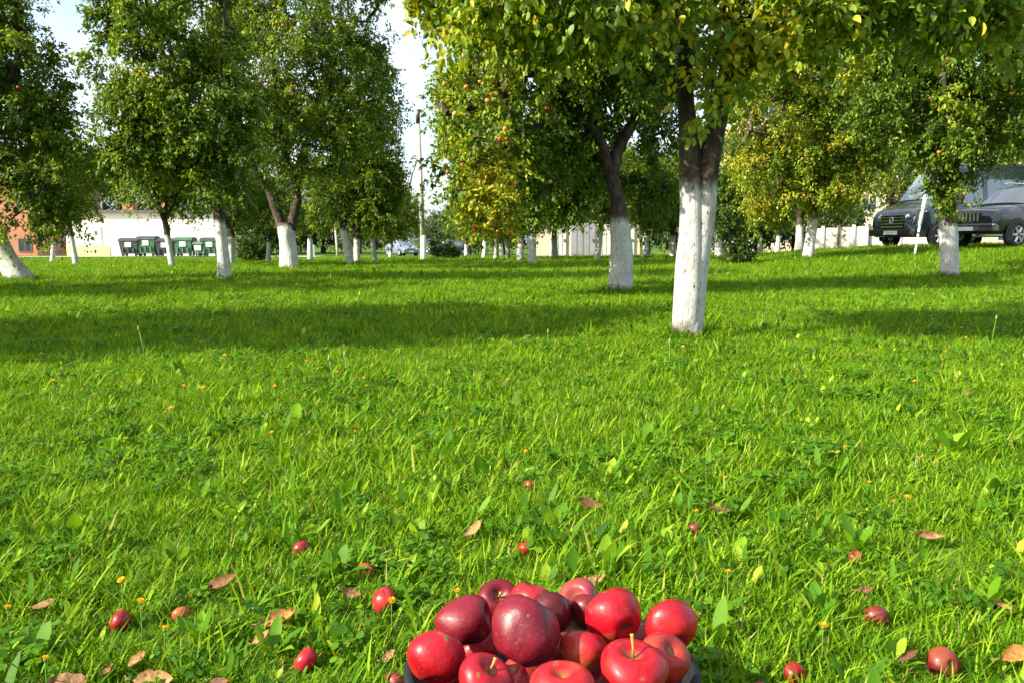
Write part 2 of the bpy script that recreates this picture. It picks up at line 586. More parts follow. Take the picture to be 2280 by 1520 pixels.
# row of cream garages
p0, p1 = P(1188, 578, 46), P(1424, 578, 46)
zb = tz((p0[0] + p1[0]) / 2, 46)
ga = empty('garage_row', (p0[0], 46, zb))
tag(ga, 'low cream garages with grey and pale doors between the far trunks', 'garage')
Lg, Hg = p1[0] - p0[0], M(578 - 482, 46)
MB().box(0, Lg, 0, 6, -0.5, Hg).build('wall', CREAM, ga)
MB().box(-0.15, Lg + 0.15, -0.25, 6.2, Hg, Hg + 0.14).build('roof', ROOFM, ga)
cols = [(0.62, 0.62, 0.60), (0.30, 0.31, 0.32), (0.66, 0.62, 0.55)]
gm = [simple('garage_door_paint', c, 0.6, var=0.12, scale=2) for c in cols]
xs_ = [0.9, 1.75, 2.0, 3.3, 3.45, 4.35, 4.5, 5.4]
for i in range(4):
    d = MB()
    x0, x1 = xs_[2 * i], xs_[2 * i + 1]
    d.box(x0, x1, -0.05, -0.004, 0.02, Hg * 0.82)
    dd = d.build('door', gm[i % 3], ga)
    n = 4
    for k in range(n):
        w = (x1 - x0) / n
        MB().box(x0 + k * w + 0.02, x0 + (k + 1) * w - 0.02, -0.075, -0.0505, 0.08, Hg * 0.78).build('panel', gm[i % 3], dd)
    MB().box(x1 - 0.16, x1 - 0.10, -0.11, -0.0755, 0.85, 1.0).build('handle', ROOFM, dd)

# cream apartment block beyond the trees of the car park
p0, p1 = P(1640, 560, 85), P(2750, 560, 85)
zb = tz((p0[0] + p1[0]) / 2, 85)
ab = empty('apartment_block', (p0[0], 85, zb))
tag(ab, 'cream apartment block glimpsed through the crowns above the parked van', 'building')
La = p1[0] - p0[0]
MB().box(0, La, 0, 12, -0.6, 15.5).build('wall', CREAM, ab)
MB().box(-0.4, La + 0.4, -0.5, 12.4, 15.5, 15.9).build('roof', ROOFM, ab)
k = 0
for z in (1.2, 4.2, 7.2, 10.2, 13.0):
    for x in np.arange(2.0, La - 2, 3.4):
        window(ab, x, x + 1.4, z, z + 1.35, 0)

# white concrete fence beside the car park
p0, p1 = P(1796, 570, 40), P(1950, 562, 40)
fz = tz(p0[0], 40)
fe = empty('concrete_fence', (p0[0], 40, fz))
tag(fe, 'white concrete panel fence behind the bank beside the van', 'fence')
wf = M(34, 40)
for i in range(9):
    x = i * wf
    z = tz(p0[0] + x + wf / 2, 40) - fz
    MB().box(x + 0.05, x + wf - 0.05, -0.03, 0.03, z - 0.3, z + 1.2).build('panel', PLASTER, fe)
    MB().box(x - 0.048, x + 0.048, -0.07, 0.07, z - 0.3, z + 1.28).build('post', ROOFM if i in (2, 4) else PLASTER, fe)

# ------------------------------------------------------------------ pole, stakes, marker
WOODP = simple('weathered_pole_wood', (0.46, 0.41, 0.35), 0.85, var=0.25, scale=4, bump=0.3)
WHITEP = simple('white_paint', (0.80, 0.80, 0.78), 0.6, var=0.06, scale=5)
METAL = simple('dark_steel', (0.10, 0.10, 0.11), 0.45, metal=0.7, var=0.2)
q = foot(942, 583, 40)
po = empty('utility_pole', q)
tag(po, 'tall slim utility pole on a white stub standing in the sky gap', 'pole')
htop = P(934, 250, 40)[2] - q[2]
MB().tube([(0, 0, 1.0), (-0.05, 0, 3), (-0.16, 0, htop)], [0.12, 0.11, 0.085], 10).build('post', WOODP, po, True)
MB().tube([(0.02, 0, -0.2), (0.02, 0, 0.05), (0.02, 0, 1.12), (0.0, 0, 1.2)], [0.17, 0.16, 0.135, 0.1], 10, wob=0.03).build('stub', WHITEP, po, True)
MB().lathe([(0.001, .14), (.05, .12), (.10, 0), (.10, -.5), (.001, -.5)], 10, center=(-0.16, 0, htop - .02)).build('cap', METAL, po, True)
MB().tube([(-0.12, 0, htop - 1.9), (-0.45, -0.05, htop - 2.8), (-0.62, -0.05, htop - 3.6)], 0.035, 6).build('brace', METAL, po, True)
MB().lathe([(0, -0.16), (0.09, -0.15), (0.11, 0), (0.05, 0.12), (0, 0.13)], 10, center=(-0.64, -0.05, htop - 3.75)).build('lamp_head', METAL, po, True)

q = foot(752, 571, 52)
o = MB().tube([(0, 0, -0.2), (-0.05, 0, 0.9), (-0.12, 0, 1.85)], [0.075, 0.07, 0.06], 8, wob=0.05).build('wooden_stake', WOODP, None, True)
o.location = q
tag(o, 'thin pale wooden stake standing alone before the far hedge', 'stake')
q = foot(697, 571, 56)
o = MB().tube([(0, 0, -0.2), (0, 0, 0.4), (0, 0, 0.75), (0, 0, 0.8)], [0.13, 0.125, 0.11, 0.06], 8, wob=0.05).build('white_bollard', WHITEP, None, True)
o.location = q
tag(o, 'short white bollard far off right of the forked tree', 'bollard')
q = foot(2036, 549, 21.0)
mk = empty('marker_post', q)
tag(mk, 'slim white marker post leaning in front of the dark van', 'post')
MB().tube([(0, 0, -0.15), (0.10, 0, 0.75)], 0.028, 8).build('shaft', WHITEP, mk, True)
MB().tube([(0.10, 0, 0.751), (0.20, 0, 1.46), (0.207, 0, 1.5)], [0.045, 0.05, 0.02], 8).build('sleeve', WHITEP, mk, True)
MB().tube([(0.073, 0, 0.55), (0.08, 0, 0.60)], 0.031, 8).build('band', METAL, mk, True)

# ------------------------------------------------------------------ bins
BGREEN = simple('bin_green_plastic', (0.045, 0.13, 0.075), 0.55, var=0.15, scale=3)
BGREY = simple('bin_grey_plastic', (0.045, 0.055, 0.060), 0.55, var=0.15, scale=3)
BLIGHT = simple('bin_faded_green_plastic', (0.14, 0.22, 0.15), 0.6, var=0.2, scale=3)
RUBBER = simple('black_rubber', (0.02, 0.02, 0.02), 0.8, var=0.2)
STICK = simple('white_sticker', (0.80, 0.82, 0.80), 0.5, var=0.04)
def make_bin(u, mat, label, w=1.2, h=1.08, lid=True, Y=55.0, lidmat=None):
    h *= .88
    q = foot(u, 571, Y)
    q[2] += 0.05
    r = empty('waste_bin', q, R(random.uniform(-5, 5)))
    tag(r, label, 'bin', 'waste bins in a row before the white hall')
    d = 0.85
    b = MB().box(-w / 2, w / 2, -d / 2, d / 2, 0.16, h, taper=0.10).build('body', mat, r, bevel=0.02)
    for k in (-1, 0, 1):
        MB().box(k * 0.34 - 0.03, k * 0.34 + 0.03, -d / 2 - 0.015, -d / 2 + 0.09, h - 0.75, h - 0.43).build('rib', mat, b)
    MB().box(-w / 2 - 0.03, w / 2 + 0.03, -d / 2 - 0.05, d / 2 + 0.03, h + 0.002, h + 0.06).build('rim', mat, r, bevel=0.01)
    if lid:
        V, Fs = [], []
        for j in range(7):
            a = j / 6
            yy = -d / 2 - 0.03 + (d + 0.05) * a
            zz = h + 0.062 + 0.17 * math.sin(math.pi * min(1, 0.12 + a * 0.75))
            V += [(-w / 2 - 0.01, yy, zz), (w / 2 + 0.01, yy, zz), (w / 2 + 0.01, yy, h + 0.062), (-w / 2 - 0.01, yy, h + 0.062)]
        for j in range(6):
            a = j * 4
            Fs += [(a, a + 1, a + 5, a + 4), (a + 1, a + 2, a + 6, a + 5), (a + 3, a, a + 4, a + 7), (a + 2, a + 3, a + 7, a + 6)]
        Fs += [(0, 3, 2, 1), (24, 25, 26, 27)]
        MB().add(V, Fs).build('lid', lidmat or mat, r)
    MB().box(-0.2, 0.2, -d / 2 - 0.012, -d / 2 + 0.03, h - 0.36, h - 0.06).build('sticker', STICK, r)
    for sx in (-1, 1):
        for sy in (-1, 1):
            MB().lathe([(0.02, -0.03), (0.1, -0.03), (0.1, 0.03), (0.02, 0.03)], 12, 'y', (sx * (w / 2 - 0.2), sy * 0.24, 0.1), True).build('wheel', RUBBER, r, True)
    return r
make_bin(293, BGREY, 'dark grey bin with a white sticker at the open end of the row', w=1.25)
make_bin(332, BGREEN, 'tall bright green bin with white sticker beside the dark grey one', w=1.2, h=1.2, lidmat=BGREY)
make_bin(372, BGREY, 'grey bin standing behind the slim leaning shaded trunk', w=1.15, h=1.05)
make_bin(414, BGREEN, 'green bin with rounded lid just past the slim leaning trunk', w=1.2, h=1.12)
make_bin(446, BLIGHT, 'smaller faded green bin squeezed between two full size bins', w=0.6, h=0.85)
make_bin(472, BGREEN, 'pale sided green bin half hidden by the brown sided trunk', w=1.2, h=1.1, lidmat=BGREY)

# ------------------------------------------------------------------ vehicles
def paint(name, c):
    return simple(name, c, 0.22, var=0.04, scale=2, coat=0.9)
VANP = paint('dark_green_van_paint', (0.018, 0.030, 0.038))
SUVP = paint('black_blue_paint', (0.012, 0.016, 0.030))
BLUEP = paint('grey_blue_paint', (0.16, 0.20, 0.30))
DARKP = paint('graphite_paint', (0.05, 0.05, 0.06))
CARGL = simple('car_glass', (0.10, 0.14, 0.16), 0.05, var=0.15, scale=1.5, spec=1.0, coat=1.0)
CHROME = simple('chrome', (0.75, 0.76, 0.78), 0.18, metal=1.0, var=0.05)
LENS = simple('headlight_lens', (0.70, 0.72, 0.70), 0.1, var=0.15, scale=12, coat=1.0)
BLACKP = simple('black_trim', (0.015, 0.015, 0.017), 0.5, var=0.2)
ALLOY = simple('alloy_rim', (0.55, 0.55, 0.56), 0.3, metal=0.8, var=0.1)

class Body:
    """Car shell: cross sections along the length, front at x = 0."""
    def __init__(s, st):
        s.st = st
    def sec(s, x):
        st = s.st
        for a, b in zip(st[:-1], st[1:]):
            if a[0] <= x <= b[0]:
                t = (x - a[0]) / max(1e-6, b[0] - a[0])
                v = [p + (q - p) * t for p, q in zip(a, b)]
                break
        else:
            v = list(st[-1])
        x, zb, zm, zt_belt, zt, wb, wm, wbelt, wt = v
        cr = 0.03
        return [(wb * 0.92, zb), (wb, zb + 0.10), (wm, zm), (wbelt, zt_belt), (wt + (wbelt - wt) * 0.12, zt - (zt - zt_belt) * 0.18),
                (wt * 0.90, zt - (zt - zt_belt) * 0.02), (wt * 0.5, zt + cr * 0.8), (0, zt + cr)]
    def shell(s, mat, root):
        xs_ = []
        for a, b in zip(s.st[:-1], s.st[1:]):
            n = max(1, int((b[0] - a[0]) / 0.3))
            xs_ += [a[0] + (b[0] - a[0]) * i / n for i in range(n)]
        xs_.append(s.st[-1][0])
        V, Fs = [], []
        for x in xs_:
            h = s.sec(x)
            full = [(-y, z) for y, z in h] + [(y, z) for y, z in h[-2::-1]]
            V += [(x, y, z) for y, z in full]
        k = len(full)
        for i in range(len(xs_) - 1):
            for j in range(k):
                j2 = (j + 1) % k
                Fs.append((i * k + j, i * k + j2, (i + 1) * k + j2, (i + 1) * k + j))
        Fs.append(tuple(range(k)))
        Fs.append(tuple((len(xs_) - 1) * k + j for j in range(k - 1, -1, -1)))
        o = MB().add(V, Fs).build('body', mat, root, True)
        md = o.modifiers.new('edges', 'EDGE_SPLIT')
        md.split_angle = R(32)
        return o
    def side_patch(s, name, mat, root, x0, x1, t0, t1, side=-1, off=0.012, skew=0.0, seg=(3, 4)):
        """Patch on the flank between section points a..b by fraction t0..t1."""
        a, b = seg
        V = []
        for x, t, o in ((x0, t0, 0), (x1, t0, 0), (x1, t1, 0), (x0 + skew, t1, 0), (x0, t0, 1), (x1, t0, 1), (x1, t1, 1), (x0 + skew, t1, 1)):
            h = s.sec(x)
            y = h[a][0] + (h[b][0] - h[a][0]) * t
            z = h[a][1] + (h[b][1] - h[a][1]) * t
            V.append((x, side * (y + (off if o == 0 else -0.03)), z))
        return MB().add(V, [(0, 1, 2, 3), (7, 6, 5, 4), (0, 4, 5, 1), (1, 5, 6, 2), (2, 6, 7, 3), (3, 7, 4, 0)]).build(name, mat, root)
    def top_patch(s, name, mat, root, x0, x1, w, off=0.015):
        V = []
        for lift in (off, -0.03):
            for x in (x0, x1):
                h = s.sec(x)
                for f in (-1, -0.5, 0, 0.5, 1):
                    z = h[7][1] if f == 0 else (h[6][1] if abs(f) == 0.5 else h[5][1])
                    y = 0 if f == 0 else (h[6][0] if abs(f) == 0.5 else h[5][0])
                    V.append((x - lift * 0.6, math.copysign(y * w, f) if f else 0, z + lift * 0.8))
        Fs = [(j, j + 1, j + 6, j + 5) for j in range(4)] + [(j + 11, j + 10, j + 15, j + 16) for j in range(4)]
        Fs += [(j + 1, j, j + 10, j + 11) for j in range(4)] + [(j + 5, j + 6, j + 16, j + 15) for j in range(4)]
        Fs += [(0, 5, 15, 10), (9, 4, 14, 19)]
        return MB().add(V, Fs).build(name, mat, root)

def wheel(root, x, y, r, side, spokes=6):
    t = MB().lathe([(r * 0.62, -0.10), (r * 0.92, -0.11), (r, -0.07), (r, 0.07), (r * 0.92, 0.11), (r * 0.62, 0.10)], 24, 'y', (x, y, r), True).build('wheel', RUBBER, root, True)
    rm = MB().lathe([(0.01, 0.0), (r * 0.2, side * 0.03), (r * 0.24, side * 0.015), (r * 0.55, -side * 0.02), (r * 0.63, side * 0.05), (r * 0.63, -side * 0.05), (0.01, -side * 0.06)], 20, 'y', (x, y + side * 0.06, r), True)
    rm.build('rim', ALLOY, t, True)
    for k in range(spokes):
        a = 2 * math.pi * k / spokes
        c, s_ = math.cos(a), math.sin(a)
        MB().tube([(x + c * r * 0.15, y + side * 0.10, r + s_ * r * 0.15), (x + c * r * 0.6, y + side * 0.105, r + s_ * r * 0.6)], [0.035, 0.03], 6).build('spoke', ALLOY, t)
def arch(root, x, y, r, side):
    V = [(x + r * math.cos(a), y, max(0.2, r * 0.86 + r * math.sin(a))) for a in np.linspace(-0.5, math.pi + 0.5, 18)]
    n = len(V)
    V2 = [(p[0], y + side * 0.012, p[2]) for p in V]
    MB().add(V + V2, [tuple(range(n)), tuple(range(2 * n - 1, n - 1, -1))] + [(i, (i + 1) % n, n + (i + 1) % n, n + i) for i in range(n)]).build('wheel_arch', BLACKP, root)

def car_place(u, v, Y, name, label, rz):
    q = P(u, v, Y)
    q[2] = tz(q[0], q[1]) + 0.035
    r = empty(name, q, rz)
    return tag(r, label, 'van' if 'van' in name else 'car')

# van
van = car_place(1984, 548, 27.5, 'parked_van', 'dark green delivery van with chrome grille bars parked on the bank', R(22))
van.scale = (1, 1, 1.05)
vb = Body([(0.00, 0.40, 0.58, 0.74, 0.82, 0.78, 0.80, 0.80, 0.74), (0.10, 0.34, 0.62, 0.94, 1.04, 0.90, 0.93, 0.90, 0.82),
           (0.22, 0.32, 0.66, 1.02, 1.14, 0.95, 0.97, 0.94, 0.84), (0.95, 0.32, 0.75, 1.20, 1.36, 0.98, 1.00, 0.98, 0.86),
           (1.85, 0.32, 0.78, 1.30, 2.38, 0.98, 1.01, 0.99, 0.78), (2.3, 0.32, 0.78, 1.32, 2.56, 0.98, 1.01, 0.99, 0.82),
           (5.9, 0.34, 0.78, 1.32, 2.60, 0.98, 1.01, 0.99, 0.84), (6.0, 0.5, 0.8, 1.32, 2.5, 0.94, 0.97, 0.95, 0.80)])
vb.shell(VANP, van)
vb.top_patch('windscreen', CARGL, van, 1.02, 1.78, 0.97)
vb.side_patch('side_window', CARGL, van, 1.75, 2.75, 0.05, 0.80, -1, skew=0.45)
vb.side_patch('side_window', CARGL, van, 3.0, 4.3, 0.10, 0.75, -1)
vb.side_patch('side_window', CARGL, van, 4.45, 5.7, 0.10, 0.75, -1)
vb.side_patch('side_window', CARGL, van, 1.75, 2.75, 0.05, 0.80, 1, skew=0.45)
g = MB().box(-0.015, 0.07, -0.46, 0.46, 0.60, 0.98).build('grille', BLACKP, van)
for k in range(4):
    MB().box(-0.035, -0.016, -0.45, 0.45, 0.62 + k * 0.092, 0.65 + k * 0.092).build('bar', CHROME, g)
em = MB().lathe([(0.075, -0.055), (0.10, -0.055), (0.10, -0.036), (0.075, -0.036)], 20, 'y', (0, 0, 0), True)
em.tube([(-0.055, -0.046, 0.045), (-0.02, -0.046, -0.06), (0.0, -0.046, 0.0), (0.02, -0.046, -0.06), (0.055, -0.046, 0.045)], 0.012, 5)
eo = em.build('emblem', CHROME, van, True)
eo.rotation_euler = (0, 0, R(-90))
eo.location = (0.0, 0, 0.83)
for s_ in (-1, 1):
    hl = MB().add([(0.03, s_ * 0.50, 0.80), (0.10, s_ * 0.86, 0.86), (0.42, s_ * 0.965, 1.10), (0.25, s_ * 0.66, 1.10), (0.01, s_ * 0.50, 0.98),
                   (0.2, s_ * 0.48, 0.80), (0.3, s_ * 0.8, 0.86), (0.55, s_ * 0.9, 1.08), (0.4, s_ * 0.6, 1.06), (0.2, s_ * 0.5, 0.98)],
                  [(0, 1, 2, 3, 4), (9, 8, 7, 6, 5), (0, 5, 6, 1), (1, 6, 7, 2), (2, 7, 8, 3), (3, 8, 9, 4), (4, 9, 5, 0)]).build('headlight', LENS, van)
    MB().box(1.5, 1.68, s_ * 1.12 - 0.11, s_ * 1.12 + 0.11, 1.32, 1.72).build('mirror', BLACKP, van, bevel=0.03)
    MB().box(1.58, 1.64, s_ * 0.98 - 0.06, s_ * 0.98 + 0.06, 1.36, 1.42).build('mirror_arm', BLACKP, van)
    for x in (0.92, 4.7):
        arch(van, x, s_ * 1.0, 0.44, s_)
        wheel(van, x, s_ * 0.93, 0.36, s_)
MB().box(-0.05, 0.2, -0.93, 0.93, 0.36, 0.56).build('bumper', BLACKP, van, bevel=0.03)
MB().box(-0.075, -0.051, -0.27, 0.27, 0.40, 0.52).build('number_plate', STICK, van)
vb.side_patch('door_handle', BLACKP, van, 2.55, 2.75, 0.55, 0.66, -1, 0.02, seg=(2, 3))
vb.side_patch('trim_strip', BLACKP, van, 1.6, 4.2, 0.1, 0.3, -1, 0.015, seg=(2, 3))

# SUV
suv = car_place(2150, 549, 22.9, 'parked_suv', 'black off-road car with bright chrome grille parked on the bank', R(24))
suv.scale = (.93, .93, .93)
sb = Body([(0.00, 0.48, 0.62, 0.80, 0.90, 0.74, 0.78, 0.78, 0.70), (0.10, 0.42, 0.66, 0.94, 1.05, 0.84, 0.88, 0.86, 0.76),
           (0.30, 0.40, 0.70, 1.00, 1.12, 0.88, 0.92, 0.90, 0.78), (1.30, 0.40, 0.75, 1.08, 1.22, 0.90, 0.94, 0.92, 0.80),
           (2.05, 0.40, 0.78, 1.12, 1.76, 0.90, 0.94, 0.92, 0.66), (2.5, 0.40, 0.78, 1.13, 1.86, 0.90, 0.94, 0.92, 0.68),
           (4.1, 0.42, 0.78, 1.15, 1.84, 0.90, 0.94, 0.92, 0.68), (4.65, 0.46, 0.8, 1.16, 1.62, 0.88, 0.92, 0.90, 0.66), (4.75, 0.5, 0.8, 1.1, 1.3, 0.84, 0.88, 0.86, 0.64)])
sb.shell(SUVP, suv)
sb.top_patch('windscreen', CARGL, suv, 1.38, 1.98, 0.97)
for s_ in (-1, 1):
    sb.side_patch('side_window', CARGL, suv, 1.85, 2.75, 0.06, 0.9, s_, skew=0.3)
    sb.side_patch('side_window', CARGL, suv, 2.85, 3.6, 0.06, 0.9, s_)
    sb.side_patch('side_window', CARGL, suv, 3.7, 4.3, 0.06, 0.85, s_)
    MB().add([(0.0, s_ * 0.42, 0.82), (0.06, s_ * 0.76, 0.80), (0.34, s_ * 0.92, 0.90), (0.30, s_ * 0.86, 1.02), (0.05, s_ * 0.5, 0.99),
              (0.15, s_ * 0.4, 0.82), (0.2, s_ * 0.7, 0.80), (0.45, s_ * 0.85, 0.88), (0.42, s_ * 0.8, 0.98), (0.2, s_ * 0.45, 0.95)],
             [(0, 1, 2, 3, 4), (9, 8, 7, 6, 5), (0, 5, 6, 1), (1, 6, 7, 2), (2, 7, 8, 3), (3, 8, 9, 4), (4, 9, 5, 0)]).build('headlight', LENS, suv)
    MB().lathe([(0.0, -0.04), (0.07, -0.03), (0.07, 0.04), (0.0, 0.05)], 14, 'y', (0, 0, 0)).build('fog_light', LENS, suv, True).location = (0.04, s_ * 0.6, 0.58)
    MB().box(1.62, 1.78, s_ * 1.04 - 0.10, s_ * 1.04 + 0.10, 1.14, 1.34).build('mirror', CHROME, suv, bevel=0.03)
    MB().box(1.68, 1.74, s_ * 0.92 - 0.04, s_ * 0.92 + 0.04, 1.14, 1.19).build('mirror_arm', BLACKP, suv)
    for x in (0.86, 3.68):
        arch(suv, x, s_ * 0.925, 0.46, s_)
        wheel(suv, x, s_ * 0.86, 0.385, s_)
    MB().box(1.55, 3.2, s_ * 0.98 - 0.08, s_ * 0.98 + 0.08, 0.36, 0.42).build('side_step', CHROME, suv, bevel=0.015)
    MB().tube([(2.3, s_ * 0.6, 1.90), (2.4, s_ * 0.6, 1.95), (3.9, s_ * 0.6, 1.95), (4.0, s_ * 0.6, 1.88)], 0.025, 6).build('roof_rail', CHROME, suv, True)
    sb.side_patch('door_handle', CHROME, suv, 2.5, 2.7, 0.6, 0.75, s_, 0.02, seg=(2, 3))
g = MB().box(-0.02, 0.1, -0.40, 0.40, 0.76, 1.00).build('grille', BLACKP, suv)
for k in range(7):
    y = -0.36 + k * 0.12
    MB().box(-0.045, -0.021, y - 0.028, y + 0.028, 0.77, 0.99).build('bar', CHROME, g)
MB().box(-0.06, 0.2, -0.88, 0.88, 0.46, 0.70).build('bumper', SUVP, suv, bevel=0.04)
MB().box(-0.085, -0.061, -0.26, 0.26, 0.50, 0.61).build('number_plate', STICK, suv)

# two cars far off behind the pole
def small_car(u, v, Y, mat, label, rz):
    c = car_place(u, v, Y, 'parked_car', label, rz)
    b = Body([(0.00, 0.35, 0.48, 0.60, 0.66, 0.66, 0.70, 0.70, 0.60), (0.15, 0.25, 0.50, 0.70, 0.78, 0.80, 0.83, 0.82, 0.70),
              (1.05, 0.22, 0.55, 0.84, 0.93, 0.84, 0.86, 0.84, 0.74), (1.75, 0.22, 0.56, 0.88, 1.38, 0.84, 0.86, 0.84, 0.56),
              (2.3, 0.22, 0.56, 0.90, 1.45, 0.84, 0.86, 0.84, 0.58), (3.3, 0.24, 0.56, 0.92, 1.38, 0.84, 0.86, 0.84, 0.56),
              (4.0, 0.28, 0.58, 0.90, 0.98, 0.80, 0.83, 0.82, 0.62), (4.2, 0.36, 0.58, 0.80, 0.86, 0.74, 0.78, 0.76, 0.58)])
    b.shell(mat, c)
    b.top_patch('windscreen', CARGL, c, 1.12, 1.70, 0.96)
    b.top_patch('rear_window', CARGL, c, 3.38, 3.92, 0.9)
    for s_ in (-1, 1):
        b.side_patch('side_window', CARGL, c, 1.55, 2.25, 0.06, 0.9, s_, skew=0.3)
        b.side_patch('side_window', CARGL, c, 2.35, 3.2, 0.06, 0.88, s_)
        MB().box(-0.02, 0.3, s_ * 0.60 - 0.16, s_ * 0.60 + 0.16, 0.56, 0.70).build('headlight', LENS, c, bevel=0.03)
        for x in (0.75, 3.35):
            arch(c, x, s_ * 0.852, 0.36, s_)
            wheel(c, x, s_ * 0.80, 0.30, s_, 5)
    MB().box(-0.05, 0.2, -0.78, 0.78, 0.28, 0.50).build('bumper', mat, c, bevel=0.03)
    MB().box(-0.07, -0.051, -0.26, 0.26, 0.36, 0.47).build('number_plate', STICK, c)
small_car(916, 571, 78, BLUEP, 'pale blue car far off beside the utility pole', R(122))
small_car(952, 571, 82, DARKP, 'dark grey car far off behind the low dark bush', R(20))

# ------------------------------------------------------------------ trees
def unit(a):
    return a / (np.linalg.norm(a, axis=-1, keepdims=True) + 1e-9)

def leaf_cloud(rg, pos, along, size, tint, detail=0, width=0.56):
    """Mesh arrays of many folded leaves."""
    n = len(pos)
    a = unit(along)
    up = unit(np.array([0, 0, 1.0]) + rg.normal(0, 0.55, (n, 3)))
    b = unit(np.cross(a, up))
    nn = np.cross(b, a)
    L = size[:, None]
    w = L * width * 0.5
    fold = 0.16 * L * rg.uniform(0.2, 1.4, (n, 1))
    if detail == 0:
        v = np.stack([pos, pos + a * L * 0.48 + b * w + nn * fold, pos + a * L - nn * L * 0.12, pos + a * L * 0.48 - b * w + nn * fold], 1)
        f = np.array([[0, 1, 2], [0, 2, 3]])
    else:
        v = np.stack([pos, pos + a * L * 0.22 + b * w * 0.8 + nn * fold * 0.6, pos + a * L * 0.55 + b * w + nn * fold * 0.8, pos + a * L * 0.85 + b * w * 0.5,
                      pos + a * L - nn * L * 0.15, pos + a * L * 0.85 - b * w * 0.5, pos + a * L * 0.55 - b * w + nn * fold * 0.8, pos + a * L * 0.22 - b * w * 0.8 + nn * fold * 0.6,
                      pos + a * L * 0.5], 1)
        f = np.array([[0, 1, 8], [1, 2, 8], [2, 3, 8], [3, 4, 8], [4, 5, 8], [5, 6, 8], [6, 7, 8], [7, 0, 8]])
    k = v.shape[1]
    F_ = (f[None] + (np.arange(n) * k)[:, None, None]).reshape(-1, 3)
    return v.reshape(-1, 3), F_, np.repeat(tint, len(f))

APPLE_T = []
def tree_apple_mesh():
    prof = []
    for i in range(9):
        th = math.pi * i / 8
        r = math.sin(th) * (1 + 0.06 * math.cos(th))
        z = 0.9 * math.cos(th) - 0.35 * math.exp(-(th / 0.35) ** 2) + 0.2 * math.exp(-((math.pi - th) / 0.35) ** 2)
        prof.append((max(r, 0.004), z))
    return MB().lathe(prof, 10).mesh('hanging_apple', True)
def hang_mats():
    out = []
    for c in ((0.58, 0.17, 0.04), (0.62, 0.30, 0.07), (0.50, 0.07, 0.03)):
        out.append(simple('hanging_apple_skin', c, 0.35, var=0.3, scale=22, spec=0.5))
    return out
HANG = hang_mats()
for m_ in HANG:
    me = tree_apple_mesh()
    me.materials.append(m_)
    APPLE_T.append(me)

